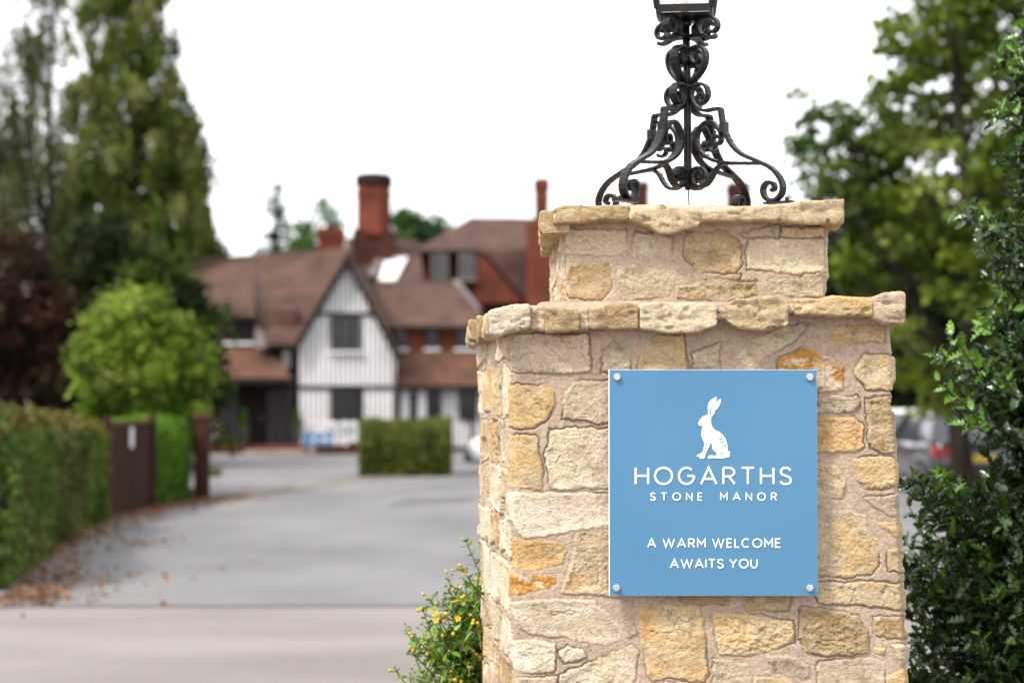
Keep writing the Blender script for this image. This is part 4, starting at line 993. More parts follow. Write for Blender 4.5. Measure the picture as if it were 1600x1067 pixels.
lowcop = [([(764, 486, 522), (780, 482, 523), (800, 476, 518), (829, 476, 512)], 'w'), ([(828, 479, 512), (853, 480, 514)], 'p'), ([(851, 481, 517), (875, 483, 520), (906, 487, 517)], 'b'),
          ([(904, 484, 513), (921, 484, 513)], 'p'), ([(920, 479, 514), (960, 477, 516), (998, 476, 513)], 'b'), ([(1000, 477, 514), (1040, 473, 519), (1090, 473, 519), (1121, 476, 507)], 'c'),
          ([(1118, 473, 500), (1137, 473, 500)], 'p'), ([(1135, 474, 500), (1155, 468, 516), (1200, 467, 516), (1232, 471, 508)], 'b'), ([(1228, 474, 488), (1244, 473, 488)], 'p'),
          ([(1242, 468, 491), (1300, 464, 494), (1365, 466, 493)], 'y'), ([(1363, 464, 497), (1385, 460, 505), (1416, 460, 505)], 'p')]
for i, (P, cde) in enumerate(lowcop):
    mort = cde == 'p' and len(P) == 2
    cope_front(P, YC + (.014 if mort else rg.uniform(-.008, .008)), .30, cde, 300 + i, name='mortar_joint' if mort else 'coping_stone', warp=.004 if mort else .008)
# left side, right side and back of the lower coping
def cope_side(xout, y0, y1, zt, zb, n_, axis, seed, depth=.26):
    ys = np.linspace(y0, y1, n_ + 1)
    for i in range(n_):
        j = lambda: rg.uniform(-.008, .008); a, b = ys[i] + .003, ys[i + 1] - .003
        coping_stone([a, (a + b) / 2, b], [zt + j(), zt + j(), zt + j()], [zb + j(), zb + j(), zb + j()], 0, depth, rg.choice(list('bckb')), seed + i, pillar, axis=axis, x0=xout[i], step=.006)
zt, zb = at(800, 484, YC).z, at(800, 521, YC).z
cope_side([-.062, -.08, -.102, -.130, -.14], YC + .05, 6.46, zt, zb, 5, 'l', 340)
zt2, zb2 = at(800, 464, YC).z, at(800, 500, YC).z
cope_side([px_(1416, YC) - .01] * 4, YC + .27, 6.46, zt2, zb2, 4, 'r', 360)
# upper coping
YC2 = 5.435
upcop = [([(864, 327, 350), (880, 320, 350), (930, 320, 346), (985, 321, 344)], 'b'), ([(983, 324, 343), (1010, 323, 352), (1035, 322, 361), (1070, 325, 360), (1094, 324, 352)], 'k'),
         ([(1091, 325, 350), (1101, 325, 346)], 'p'), ([(1098, 330, 345), (1130, 327, 346), (1160, 323, 345), (1220, 320, 345), (1280, 317, 347), (1321, 316, 350)], 'k')]
for i, (P, cde) in enumerate(upcop):
    mort = cde == 'p'
    cope_front(P, YC2 + (.012 if mort else rg.uniform(-.006, .006)), .30, cde, 400 + i, name='mortar_joint' if mort else 'coping_stone')
zt, zb = at(800, 329, YC2).z, at(800, 362, YC2).z
cope_side([.080, .085, .09, .095], YC2 + .02, 6.40, zt, zb, 4, 'l', 440, .072)
zt, zb = at(800, 318, YC2).z, at(800, 348, YC2).z
cope_side([px_(1321, YC2) - .012] * 3, YC2 + .28, 6.40, zt, zb, 3, 'r', 460, .24)
# mortar weatherings on both ledges
def weather(name, x0, x1, y0, y1, z0, z1, ins, seed):
    nx, ny = 160, 120; X, Yw = np.meshgrid(np.linspace(x0, x1, nx), np.linspace(y0, y1, ny))
    d = np.minimum(np.minimum(X - x0, x1 - X), np.minimum(Yw - y0, y1 - Yw)); Z = z0 + (z1 - z0) * sstep(0, ins, d) + .006 * fbm(X * 9, Yw * 9, 0 * X, seed, 4) + .003 * fbm(X * 50, Yw * 50, 0 * X, seed, 3)
    Z[0, :] = Z[-1, :] = z0 - .06; Z[:, 0] = Z[:, -1] = z0 - .06
    ii, jj = np.meshgrid(np.arange(ny - 1), np.arange(nx - 1), indexing='ij')
    Fc = np.stack([ii * nx + jj, ii * nx + jj + 1, (ii + 1) * nx + jj + 1, (ii + 1) * nx + jj], -1).reshape(-1, 4).astype(np.int32)
    cc = MORT * (.92 + .3 * fbm(X * 14, Yw * 14, 0 * X, seed + 3, 4))[..., None]
    mesh(name, np.stack([X, Yw, Z], -1).reshape(-1, 3), Fc, M_stone, pillar, smooth=True, col=cc.reshape(-1, 3))
zA = at(800, 482, YC).z
weather('ledge_mortar', .03, px_(1380, YC), YF + .03, 6.38, zA - .01, at(800, 474, YU).z + .004, .06, 7)
ZT = at(800, 326, YC2).z
weather('cap_mortar', .17, px_(1285, YC2), YU + .02, 6.3, ZT - .008, 2.160, .10, 8)

# ------------------------------------------------------------------ blue sign on the pillar
YS = YF - .045
sa, sb = at(953, 930, YS), at(1276, 578, YS)
sign = thing('hotel_sign', ((sa.x + sb.x) / 2, YS, sa.z), 'square blue hotel sign with white hare and lettering screwed to the stone pillar', 'sign')
M_sblue = mat('sign_blue', lin((103, 166, 211)) * .49, lin((97, 161, 206)) * .49, 0.42, 2.5, 0.06, 300, spec=0.4)
M_acr = mat('clear_acrylic_edge', (0.75, 0.77, 0.78), (0.7, 0.72, 0.74), 0.2, 5)
M_cap = mat('brushed_cap', (0.58, 0.58, 0.6), (0.42, 0.42, 0.43), 0.3, 90, metal=.6)
MB().box(sa.x, sb.x, YS, YS + .004, sa.z, sb.z).build('panel', M_sblue, sign)
MB().box(sa.x - .0028, sb.x + .001, YS + .0042, YS + .012, sa.z - .001, sb.z + .001).build('backing_board', M_acr, sign)
for cx_, cy_ in ((964, 589), (1265, 589), (963, 918), (1265, 918)):
    p = at(cx_, cy_, YS); V = MB(); N = 28; Vv = []
    for r_, y_ in ((.0096, 0), (.0096, -.006), (.009, -.0075), (.0076, -.008)):
        Vv += [(p.x + math.cos(6.28318 * k / N) * r_, YS + y_ - .0002, p.z + math.sin(6.28318 * k / N) * r_) for k in range(N)]
    V.add(Vv, [(i * N + k, (i + 1) * N + k, (i + 1) * N + (k + 1) % N, i * N + (k + 1) % N) for i in range(3) for k in range(N)] + [tuple(3 * N + k for k in range(N))[::-1]])
    V.build('fixing_cap', M_cap, sign)
    MB().tube([(p.x, YS + .012, p.z), (p.x, YF + .01, p.z)], .007, 12).build('standoff', M_cap, sign, smooth=True)
arc = lambda cx, cy, rx, ry, a0, a1, n=20: [(cx + rx * math.cos(math.radians(a0 + (a1 - a0) * i / n)), cy + ry * math.sin(math.radians(a0 + (a1 - a0) * i / n))) for i in range(n + 1)]
Scv = [tuple(p) for p in catmull([(.94, .83), (.78, .96), (.5, 1), (.2, .95), (.05, .76), (.17, .6), (.5, .51), (.84, .41), (.98, .23), (.84, .05), (.5, 0), (.18, .04), (.02, .18)], 5)]
GL = {'H': (.80, [[(0, 0), (0, 1)], [(1, 0), (1, 1)], [(0, .5), (1, .5)]]), 'O': (1.05, [arc(.5, .5, .5, .5, 0, 360, 40)]),
      'G': (.95, [arc(.5, .5, .5, .5, 48, 360, 34), [(1.02, .5), (.56, .5)]]), 'A': (.96, [[(0, 0), (.5, 1), (1, 0)], [(.19, .32), (.81, .32)]]),
      'R': (.74, [[(0, 0), (0, 1)], [(0, 1), (.5, 1)] + arc(.5, .735, .46, .265, 88, -90, 16) + [(0, .47)], [(.48, .47), (1, 0)]]), 'T': (.80, [[(0, 1), (1, 1)], [(.5, 0), (.5, .98)]]),
      'S': (.70, [Scv]), 'N': (.80, [[(0, 0), (0, 1), (1, 0), (1, 1)]]), 'E': (.62, [[(1, 1), (0, 1), (0, 0), (1, 0)], [(0, .51), (.9, .51)]]),
      'M': (.92, [[(0, 0), (0, 1), (.5, .35), (1, 1), (1, 0)]]), 'W': (1.32, [[(0, 1), (.26, 0), (.5, .95), (.74, 0), (1, 1)]]), 'L': (.56, [[(0, 1), (0, 0), (1, 0)]]),
      'C': (.92, [arc(.5, .5, .5, .5, 48, 312, 32)]), 'I': (.14, [[(.5, 0), (.5, 1)]]), 'Y': (.86, [[(0, 1), (.5, .45), (1, 1)], [(.5, .46), (.5, 0)]]),
      'U': (.78, [[(0, 1), (0, .42)] + arc(.5, .4, .5, .4, 180, 360, 20)[1:-1] + [(1, .42), (1, 1)]])}
def ribbon2(pts, t):
    P = [np.array(p, float) for p in pts]; closed = np.linalg.norm(P[0] - P[-1]) < 1e-6
    if closed: P = P[:-1]
    n = len(P); Lr, Rr = [], []
    for i in range(n):
        if closed: a, b = P[i] - P[i - 1], P[(i + 1) % n] - P[i]
        else: a = P[i] - P[i - 1] if i else P[1] - P[0]; b = P[i + 1] - P[i] if i < n - 1 else a
        a = a / np.linalg.norm(a); b = b / np.linalg.norm(b); na, nb = np.array([-a[1], a[0]]), np.array([-b[1], b[0]])
        m = na + nb; m /= np.linalg.norm(m) + 1e-9; k = t / 2 / max(m @ na, .42)
        Lr.append(P[i] + m * k); Rr.append(P[i] - m * k)
    return Lr, Rr, closed
def strokes(word, x0, x1, ybot, ytop, t, wsp=.55, th=.0012, name='lettering'):
    h = ytop_h = abs(ybot - ytop)
    nat = sum(GL[c][0] if c != ' ' else wsp for c in word); gaps = len(word) - 1
    sp_ = ((x1 - x0) / h - nat) / gaps; x = x0; mb = MB(); q = 0
    for c in word:
        if c == ' ': x += (wsp + sp_) * h; continue
        wd, st = GL[c]
        for s_ in st:
            pts = [(x + t / 2 + p[0] * (wd * h - t), ybot - t / 2 - p[1] * (h - t)) for p in s_]
            Lr, Rr, cl = ribbon2(pts, t); n = len(Lr); zz = YS - .0003 - th - .00006 * (q % 5); q += 1
            V = [at(p[0], p[1], YS) for p in Lr] + [at(p[0], p[1], YS) for p in Rr]
            V = [(v.x, zz, v.z) for v in V] + [(v.x, YS - .0002, v.z) for v in V]
            Fs = []
            for i in range(n if cl else n - 1):
                j = (i + 1) % n; Fs += [(i, j, n + j, n + i), (i, 2 * n + i, 2 * n + j, j), (n + i, n + j, 3 * n + j, 3 * n + i)]
            if not cl: Fs += [(0, n, 3 * n, 2 * n), (n - 1, 3 * n - 1, 4 * n - 1, 2 * n - 1)]
            mb.add(V, Fs)
        x += (wd + sp_) * h
    return mb.build(name, M_wl, sign)
strokes('HOGARTHS', 991.5, 1237.5, 757.5, 729, 3.3)
strokes('STONE MANOR', 1015.5, 1214, 782, 769, 1.95, .9)
strokes('A WARM WELCOME', 1011, 1220, 855.5, 840.5, 2.15, .25)
strokes('AWAITS YOU', 1046.5, 1184, 887.5, 872.5, 2.15, .25)
HP = [(235,465),(250,430),(285,390),(320,372),(350,362),(354,330),(346,280),(352,240),(375,200),(410,170),(455,150),(455,175),(440,215),(410,250),(385,290),(372,330),(370,368),(384,372),(388,320),(400,275),(430,235),(465,195),(500,172),(508,185),(500,225),(485,262),(460,295),(435,315),(430,345),(412,370),(392,390),(388,430),(392,480),(410,520),(440,548),(490,570),(530,605),(560,650),(578,700),(586,760),(585,800),(600,792),(613,805),(612,835),(605,865),(585,872),(560,872),(540,884),(480,884),(400,878),(360,886),(346,872),(360,852),(390,845),(430,852),(462,840),(450,815),(415,785),(400,750),(400,720),(385,700),(378,712),(360,760),(330,810),(318,850),(310,878),(290,888),(255,884),(247,870),(262,855),(232,864),(215,855),(225,840),(265,825),(290,800),(300,760),(308,710),(300,680),(280,640),(270,600),(275,550),(288,500),(265,494),(240,485)]
hq = lambda p: at(1060 + p[0] / 7.618, 600 + p[1] / 7.618, YS)
V = [hq(p) for p in HP]
hare = MB().prism([(v.x, YS - .0015, v.z) for v in V], (0, .0013, 0)).build('hare_emblem', M_wl, sign)
mb = MB()
for q, (s_, t_) in enumerate((([(470, 612), (488, 655), (510, 650)], 8), ([(512, 616), (516, 650), (498, 668)], 8), ([(502, 672), (510, 692), (528, 690)], 8), ([(536, 648), (534, 690), (526, 696)], 8), ([(516, 715), (540, 730), (554, 738)], 8), ([(560, 700), (560, 738)], 8),
                   ([(480, 808), (500, 826), (515, 832)], 6), ([(512, 806), (518, 836)], 6), ([(545, 812), (524, 836)], 6), ([(332, 716), (322, 760), (306, 815)], 7), ([(318, 420), (322, 428)], 7))):
    Lr, Rr, cl = ribbon2(s_, t_); n = len(Lr); V = [hq(p) for p in Lr] + [hq(p) for p in Rr]
    mb.add([(v.x, YS - .0018 - .00003 * q, v.z) for v in V], [(i, i + 1, n + i + 1, n + i) for i in range(n - 1)])
mb.build('leaf_marking', M_sblue, hare)

# ------------------------------------------------------------------ wrought iron lamp stand
YP = 5.9; XP = px_(1075, YP)
lamp = thing('lamp_stand', (XP, YP, 2.16), 'black wrought iron scrollwork lamp standing on top of the stone pillar', 'lamp')
q8 = lambda x, y: (900 + x / 4.571, 160 + y / 4.571)
q5 = lambda x, y: (900 + x / 3.234, y / 3.234)
CA, SA = math.cos(math.radians(39)), math.sin(math.radians(39))
def rz(p):                       # a traced photo point on the front right leg plane -> (radius, height)
    k = (p[0] - 800) / F; r = (k * YP - XP) / (CA + SA * k); y = YP - SA * r
    return r, at(p[0], p[1], y).z
LEG = [q8(*p) for p in ((1040, 45), (1049, 110), (1062, 180), (1085, 240), (1125, 310), (1190, 370), (1290, 415), (1390, 462), (1450, 520), (1482, 590), (1475, 650), (1435, 695), (1380, 698), (1347, 660), (1345, 610), (1372, 575), (1412, 580), (1424, 615), (1400, 632))]
INN = [q8(*p) for p in ((1330, 436), (1200, 436), (1080, 432), (985, 415), (905, 365), (870, 290), (880, 210), (925, 150), (980, 142), (1010, 178), (1040, 215), (1040, 280), (1005, 300), (985, 265), (1000, 238), (1020, 250))]
IN2 = [q8(*p) for p in ((1005, 300), (975, 290), (955, 312), (965, 345), (1000, 352), (1018, 332))]
LOWC = [q8(*p) for p in ((1130, 436), (1060, 440), (1010, 475), (975, 540), (935, 590), (885, 603), (845, 585), (832, 540), (845, 485), (885, 468), (920, 490), (925, 530), (895, 552), (868, 535), (875, 508))]
TOPC = [q8(*p) for p in ((1040, 45), (990, 50), (930, 60), (880, 45), (845, 5), (830, -40))] + [q5(*p) for p in ((588, 470), (598, 440), (628, 425), (660, 435), (672, 470), (662, 505), (638, 525), (622, 508), (628, 478), (645, 470))]
HEART = [q5(*p) for p in ((592, 418), (625, 380), (652, 335), (662, 285), (652, 250), (622, 236), (592, 250), (582, 285), (595, 318), (618, 325), (632, 302), (622, 278), (608, 285))]
HOOK = [q5(*p) for p in ((575, 186), (640, 180), (668, 188), (695, 190), (716, 180))]
SCR = [q5(*p) for p in ((640, 184), (626, 150), (628, 115), (655, 94), (690, 88), (716, 105), (722, 132), (708, 158), (682, 160), (668, 140), (676, 118), (694, 116), (700, 130))]
def strip(mb, trace, az, wd=.017, th=.005, K=1, n=7, rmax=None, taper=True):
    wd *= 1.35; th *= 1.8
    P = [Vector((*rz(p), 0)) for p in trace]; P = [Vector(p) for p in catmull(P, n)]
    ca, sa_ = math.cos(az), math.sin(az); side = Vector((-sa_, ca, 0)); V = []; m = len(P)
    for i, p in enumerate(P):
        d = (P[min(i + 1, m - 1)] - P[max(i - 1, 0)]); d.normalize(); nx, nz = -d.y, d.x
        q = i / (m - 1); w_ = wd * (1 - .25 * max(0, q - .85) / .15 if taper else 1) / 2; h_ = th / 2
        jit = 1 + .08 * math.sin(i * 1.7 + az * 3)
        for a, b in ((-1, -.75), (-.82, -1), (.82, -1), (1, -.75), (1, .75), (.82, 1), (-.82, 1), (-1, .75)):
            r = p.x + nx * b * h_ * jit; z = p.y + nz * b * h_ * jit
            V.append(Vector((XP + r * ca, YP + r * sa_, z)) + side * (a * w_))
    k = 8
    mb.add(V, [(i * k + j, i * k + (j + 1) % k, (i + 1) * k + (j + 1) % k, (i + 1) * k + j) for i in range(m - 1) for j in range(k)] + [tuple(range(k))[::-1], tuple((m - 1) * k + j for j in range(k))])
for az in (-39, 51, 141, 231):
    a = math.radians(az)
    mb = MB(); strip(mb, LEG, a, .019, .006)
    r, z = rz(LEG[0]); r2, z2 = rz(LEG[2]); dv = Vector((math.cos(a), math.sin(a), 0)); sv = Vector((-dv.y, dv.x, 0))
    leg = mb.build('leg', M_iron, lamp, smooth=False)
    # bracket collar clasping the top of the leg, and the foot plate
    mb = MB(); b0_ = Vector((XP, YP, 0)) + dv * r2 + Vector((0, 0, z2))
    mb.prism([b0_ + sv * sx * .013 + dv * dx * .009 + Vector((0, 0, -.014 + .002 * dx)) for sx, dx in ((-1, -1), (1, -1), (1, 1), (-1, 1))], Vector((0, 0, .028)))
    mb.build('collar', M_iron, leg)
    rf, zf = rz(LEG[11]); b0_ = Vector((XP, YP, 0)) + dv * (rf + .0) + Vector((0, 0, zf - .008))
    mb = MB().prism([b0_ + sv * sx * .016 + dv * dx + Vector((0, 0, -.004)) for sx, dx in ((-1, -.035), (1, -.035), (1, .055), (-1, .055))], Vector((0, 0, .006)))
    c_ = b0_ + dv * .036; mb.tube([c_, c_ + Vector((0, 0, .012))], .006, 6)
    mb.build('foot_plate', M_iron, leg)
    mb = MB(); strip(mb, INN, a, .017, .005); strip(mb, IN2, a, .015, .004); mb.build('inner_scroll', M_iron, lamp)
    mb = MB(); strip(mb, LOWC, a, .017, .005); mb.build('lower_scroll', M_iron, lamp)
    mb = MB(); strip(mb, TOPC, a, .018, .005); mb.build('middle_scroll', M_iron, lamp)
    mb = MB(); strip(mb, HEART, a, .021, .005); mb.build('heart_scroll', M_iron, lamp)
    mb = MB(); strip(mb, HOOK, a, .016, .006); strip(mb, SCR, a, .017, .005); mb.build('tray_scroll', M_iron, lamp)
zz = lambda py: at(1075, py, YP).z
MB().tube([(XP + .002, YP, zz(297)), (XP + .001, YP, zz(285)), (XP, YP, zz(130)), (XP - .004, YP, zz(30))], [.0095, .0125, .0115, .0115], 14).build('pole', M_iron, lamp, smooth=True)
MB().lathe((XP - .003, YP, 0), [(.0115, zz(42)), (.017, zz(40)), (.017, zz(36)), (.0145, zz(33)), (.03, zz(31)), (.03, zz(29))], 16).build('pole_collar', M_iron, lamp)
MB().tube([(XP + .002, YP, zz(295)), (XP + .003, YP - .003, zz(308)), (XP + .005, YP - .004, zz(330)), (XP + .004, YP, zz(338))], .0022, 8).build('wire', M_trim, lamp)
# lantern: tray, four corner bars, glass, roof
M_lglass = bpy.data.materials.new('lantern_glass'); M_lglass.use_nodes = True
nn_ = M_lglass.node_tree; bs = nn_.nodes['Principled BSDF']; bs.inputs['Base Color'].default_value = (.9, .86, .8, 1); bs.inputs['Roughness'].default_value = .15
tb = nn_.nodes.new('ShaderNodeBsdfTransparent'); ms = nn_.nodes.new('ShaderNodeMixShader'); ms.inputs[0].default_value = .3
nn_.links.new(tb.outputs[0], ms.inputs[1]); nn_.links.new(bs.outputs[0], ms.inputs[2]); nn_.links.new(ms.outputs[0], nn_.nodes['Material Output'].inputs[0])
zb = zz(32); rot = math.radians(-7 + 45); LX = XP - .006
def sq(r, z, rt=rot): return [Vector((LX + math.cos(rt + math.pi / 2 * k) * r, YP + math.sin(rt + math.pi / 2 * k) * r, z)) for k in range(4)]
r0, r1, hL = .112, .168, .30
def frus(ra, za, rb, zb_): A_, B_ = sq(ra, za), sq(rb, zb_); return MB().add(A_ + B_, [(3, 2, 1, 0), (4, 5, 6, 7)] + [(i, (i + 1) % 4, (i + 1) % 4 + 4, i + 4) for i in range(4)])
frus(r0 * .9, zb + .002, r0 * .96, zb + .010).build('tray', M_iron, lamp)
mb = MB()
lowr, topr = sq(r0, zb + .022), sq(r1, zb + hL)
for i in range(4):
    mb.bar(lowr[i], lowr[(i + 1) % 4], .008, .022); mb.bar(topr[i], topr[(i + 1) % 4], .01, .018); mb.bar(lowr[i], topr[i], .013, .013)
mb.build('lantern_frame', M_iron, lamp)
A_, B_ = sq(r0 - .004, zb + .03), sq(r1 - .006, zb + hL - .01)
for i in range(4):
    j = (i + 1) % 4; nv = (A_[j] - A_[i]).cross(B_[i] - A_[i]).normalized() * .003
    MB().prism([A_[i], A_[j], B_[j], B_[i]], -nv).build('lantern_pane', M_lglass, lamp)
frus(r1 * 1.08, zb + hL + .01, .03, zb + hL + .13).build('lantern_roof', M_iron, lamp)
MB().lathe((LX, YP, 0), [(.03, zb + hL + .13), (.034, zb + hL + .16), (.012, zb + hL + .17), (.018, zb + hL + .19), (.002, zb + hL + .22)], 12).build('finial', M_iron, lamp, smooth=True)
M_cand = mat('candle_sleeve', (.5, .3, .15), (.4, .24, .12), .5, 9)
mb = MB().lathe((LX, YP, 0), [(.03, zb + .014), (.026, zb + .02), (.011, zb + .024), (.011, zb + .09), (.008, zb + .1)], 14)
mb.tube([(LX - .05, YP, zb + .03), (LX - .02, YP, zb + .06), (LX + .06, YP + .01, zb + .09)], .003, 6)
mb.build('lamp_holder', M_cand, lamp, smooth=True)
M_bulb = mat('bulb_glass', (.7, .65, .55), (.7, .65, .55), .1, 5)
MB().lathe((LX, YP, 0), [(.008, zb + .1), (.022, zb + .125), (.026, zb + .15), (.016, zb + .18), (.002, zb + .195)], 16).build('bulb', M_bulb, lamp, smooth=True)

# ------------------------------------------------------------------ shrubs beside the pillar
def leafbatch(T, Tf, cen, dirs, nrm, size, cols, rng):
    """T: template verts (along x, across y, up z), placed at cen with long axis dirs"""
    n = len(cen); a = dirs / np.linalg.norm(dirs, axis=1)[:, None]
    b = np.cross(nrm, a); b /= np.linalg.norm(b, axis=1)[:, None] + 1e-9; c = np.cross(a, b)
    s = size[:, None, None]
    V = cen[:, None] + s * (T[None, :, 0:1] * a[:, None] + T[None, :, 1:2] * b[:, None] + T[None, :, 2:3] * c[:, None])
    Fc = (Tf[None] + (np.arange(n) * len(T))[:, None, None]).reshape(-1, Tf.shape[1]).astype(np.int32)
    return V.reshape(-1, 3), Fc, np.repeat(cols, len(T), 0)
# holly template: midrib + spiny rim, folded and wavy
rim = [(0.0, 0.0), (.10, .10), (.20, .26), (.30, .16), (.42, .30), (.53, .17), (.66, .25), (.76, .11), (.86, .12), (1.0, 0.0)]
HT = [(x, 0, -.03 * math.sin(x * 3.1) * 2) for x in (0, .15, .3, .45, .6, .75, .88, 1.0)]
nm = len(HT); tri = []
for sgn in (1, -1):
    b0i = len(HT)
    for i, (x, y) in enumerate(rim[1:-1]): HT.append((x, sgn * y * .95, y * .32 + (.07 if i % 2 else -.02)))
    ridx = [0] + list(range(b0i, b0i + 8)) + [nm - 1]; mid = [0, 0, 1, 2, 3, 4, 5, 6, 7, 7]
    for i in range(9):
        A0, A1, M0, M1 = ridx[i], ridx[i + 1], mid[i], mid[i + 1]
        t1 = [(A0, A1, M1), (A0, M1, M0)]
        for t_ in t1:
            if len(set(t_)) == 3: tri.append(t_ if sgn < 0 else t_[::-1])
HT = np.array(HT); HTf = np.array(tri)
def stems_bush(rows, Y, nst, seed, base, llen, inward, per, jitter, lenr, sag=.0, depth=1.0):
    rng = np.random.default_rng(seed)
    R = sorted([(at(0, r[0], Y).z, at(r[1], r[0], Y).x, at(r[2], r[0], Y).x) for r in rows]); zs, xl, xr = (np.array([r[i] for r in R]) for i in range(3))
    out = []
    for i in range(nst):
        z = rng.uniform(zs[0], zs[-1]); l, r = np.interp(z, zs, xl), np.interp(z, zs, xr); th = rng.random() * 2 * math.pi; q = rng.random() ** .3
        cx = (l + r) / 2; rad = (r - l) / 2 * q
        tip = np.array([cx + math.cos(th) * rad, Y + math.sin(th) * rad * depth, z])
        L = rng.uniform(*lenr); d = np.array([math.cos(th), math.sin(th) * depth, rng.uniform(.1, .9)]) + rng.normal(size=3) * .3; d /= np.linalg.norm(d)
        root = tip - d * L; root[2] -= L * .15
        out.append((root, (root + tip) / 2 + rng.normal(size=3) * .02 + np.array([0, 0, -sag]), tip))
    return out, rng
holly = thing('holly_bush', (px_(1690, 7.0), 7.0, 0), 'dark glossy spiny leaved holly bush at the right of the pillar', 'bush')
rowsH = [(-250, 1600, 1830), (40, 1588, 1850), (120, 1578, 1860), (230, 1568, 1880), (330, 1560, 1890), (420, 1545, 1900), (520, 1528, 1900), (600, 1500, 1900), (640, 1535, 1900), (700, 1548, 1900), (738, 1525, 1900), (760, 1420, 1900), (830, 1385, 1900), (950, 1372, 1900), (1100, 1370, 1900), (1500, 1400, 1880)]
st, rng = stems_bush(rowsH, 7.0, 2100, 501, None, 0, 0, 0, 0, (.2, .42), .01, .75)
twigs_ = [((1600, 380), (1540, 350), (1497, 338)), ((1600, 350), (1555, 345), (1530, 330)), ((1640, 180), (1590, 130), (1562, 82)), ((1640, 250), (1585, 190), (1556, 178)), ((1620, 640), (1530, 600), (1478, 528)), ((1560, 620), (1510, 570), (1466, 560)),
      ((1600, 690), (1530, 650), (1470, 590)), ((1620, 640), (1540, 600), (1500, 560)), ((1600, 430), (1550, 400), (1532, 385)), ((1520, 820), (1470, 775), (1412, 752)), ((1500, 850), (1460, 800), (1440, 742)), ((1560, 820), (1500, 770), (1466, 738)),
      ((1620, 560), (1560, 520), (1528, 500)), ((1640, 700), (1560, 670), (1500, 655)), ((1650, 330), (1600, 270), (1570, 250)), ((1660, 60), (1620, 20), (1590, 60)), ((1640, 200), (1600, 120), (1580, 60)), ((1640, 500), (1580, 460), (1550, 440))]
for a_, b_, c_ in twigs_ * 2:
    y = rng.uniform(6.6, 7.0); j = lambda: rng.normal() * 6
    st.append(tuple(np.array(at(q[0] + j(), q[1] + j(), y + .1 * k)) for k, q in zip((2, 1, 0), (a_, b_, c_))))
tw = MB(); cen, dr, nr_, sz, cl_ = [], [], [], [], []
hc = [G(64, 98, 38, 1.25), G(50, 80, 32, 1.2), G(82, 120, 42, 1.3), G(116, 164, 48, 1.5)]
for q, (a_, b_, c_) in enumerate(st):
    P = catmull([a_, b_, c_], 5); tw.tube(P, list(np.linspace(.005, .0015, len(P))), 5, cap=False)
    ax = P[-1] - P[0]; L = np.linalg.norm(ax); ax /= L; k = int(L / .021)
    young = rng.random() < .16
    for i in range(k):
        f_ = (i + .5) / k; p = P[min(int(f_ * (len(P) - 1)), len(P) - 2)]; p2 = P[min(int(f_ * (len(P) - 1)) + 1, len(P) - 1)]; fr = f_ * (len(P) - 1) % 1
        pos = p + (p2 - p) * fr; th = i * 2.4 + q; u = np.cross(ax, [0.3, .2, 1]); u /= np.linalg.norm(u); v_ = np.cross(ax, u)
        d = u * math.cos(th) + v_ * math.sin(th) + ax * rng.uniform(.35, 1.1) + rng.normal(size=3) * .2
        cen.append(pos); dr.append(d); nr_.append(np.array([0, 0, 1.0]) + rng.normal(size=3) * .55 + ax * .5); sz.append(rng.uniform(.046, .08) * (1 if f_ < .85 else .75))
        cl_.append(np.array(hc[3 if young and f_ > .5 else rng.integers(0, 3)]) * rng.uniform(.7, 1.3))
V, Fc, cc = leafbatch(HT, HTf, np.array(cen), np.array(dr), np.array(nr_), np.array(sz), np.array(cl_), rng)
mesh('foliage', V, Fc, M_holly, holly, smooth=False, col=cc)
for q in range(5):
    b_ = Vector((px_(1700, 7.0) + (q - 2) * .06, 7.1 + rng.normal() * .05, 0)); tw.tube([b_, b_ + Vector(((q - 2) * .05, 0, 1.2)), b_ + Vector(((q - 2) * .06, .05, 2.3))], [.02, .014, .006], 8)
tw.build('branches', M_bark, holly, smooth=True)
print('holly leaves', len(cen))

# yellow flowering shrub at the left of the pillar
hyp = thing('flowering_shrub', (px_(745, 6.5), 6.5, 0), 'leafy shrub with yellow buds and flowers at the left foot of the pillar', 'shrub')
rowsY = [(905, 722, 790), (915, 705, 800), (940, 682, 805), (970, 662, 810), (1000, 652, 815), (1030, 640, 820), (1060, 628, 820), (1120, 618, 830), (1250, 640, 830), (1400, 680, 820)]
st, rng = stems_bush(rowsY, 6.45, 620, 601, None, 0, 0, 0, 0, (.16, .3), .0, .8)
for a_, b_, c_ in (((790, 1000), (755, 910), (727, 842)), ((760, 1060), (700, 990), (672, 935)), ((740, 1090), (690, 1030), (660, 950)), ((720, 1120), (660, 1050), (638, 985)), ((700, 1150), (650, 1090), (618, 1046)), ((790, 980), (750, 930), (722, 888)),
                   ((780, 1010), (730, 960), (700, 905)), ((780, 1000), (742, 940), (712, 918)), ((720, 1120), (680, 1060), (645, 1018)), ((760, 1100), (700, 1040), (650, 1000))):
    y = rng.uniform(6.15, 6.5); st.append(tuple(np.array(at(q[0], q[1], y + .08 * k)) for k, q in zip((2, 1, 0), (a_, b_, c_))))
tw = MB(); cen, dr, nr_, sz, cl_ = [], [], [], [], []; tips = []
LT = np.array([(0, 0, 0), (.25, .18, .03), (.55, .22, .04), (.85, .11, .0), (1, 0, -.05), (.85, -.11, .0), (.55, -.22, .04), (.25, -.18, .03), (.5, 0, -.01)])
LTf = np.array([(0, 1, 8), (1, 2, 8), (2, 3, 8), (3, 4, 8), (4, 5, 8), (5, 6, 8), (6, 7, 8), (7, 0, 8)])
yc = [G(138, 180, 78, 1.45), G(118, 168, 56, 1.45), G(168, 202, 70, 1.5), G(96, 146, 52, 1.35)]
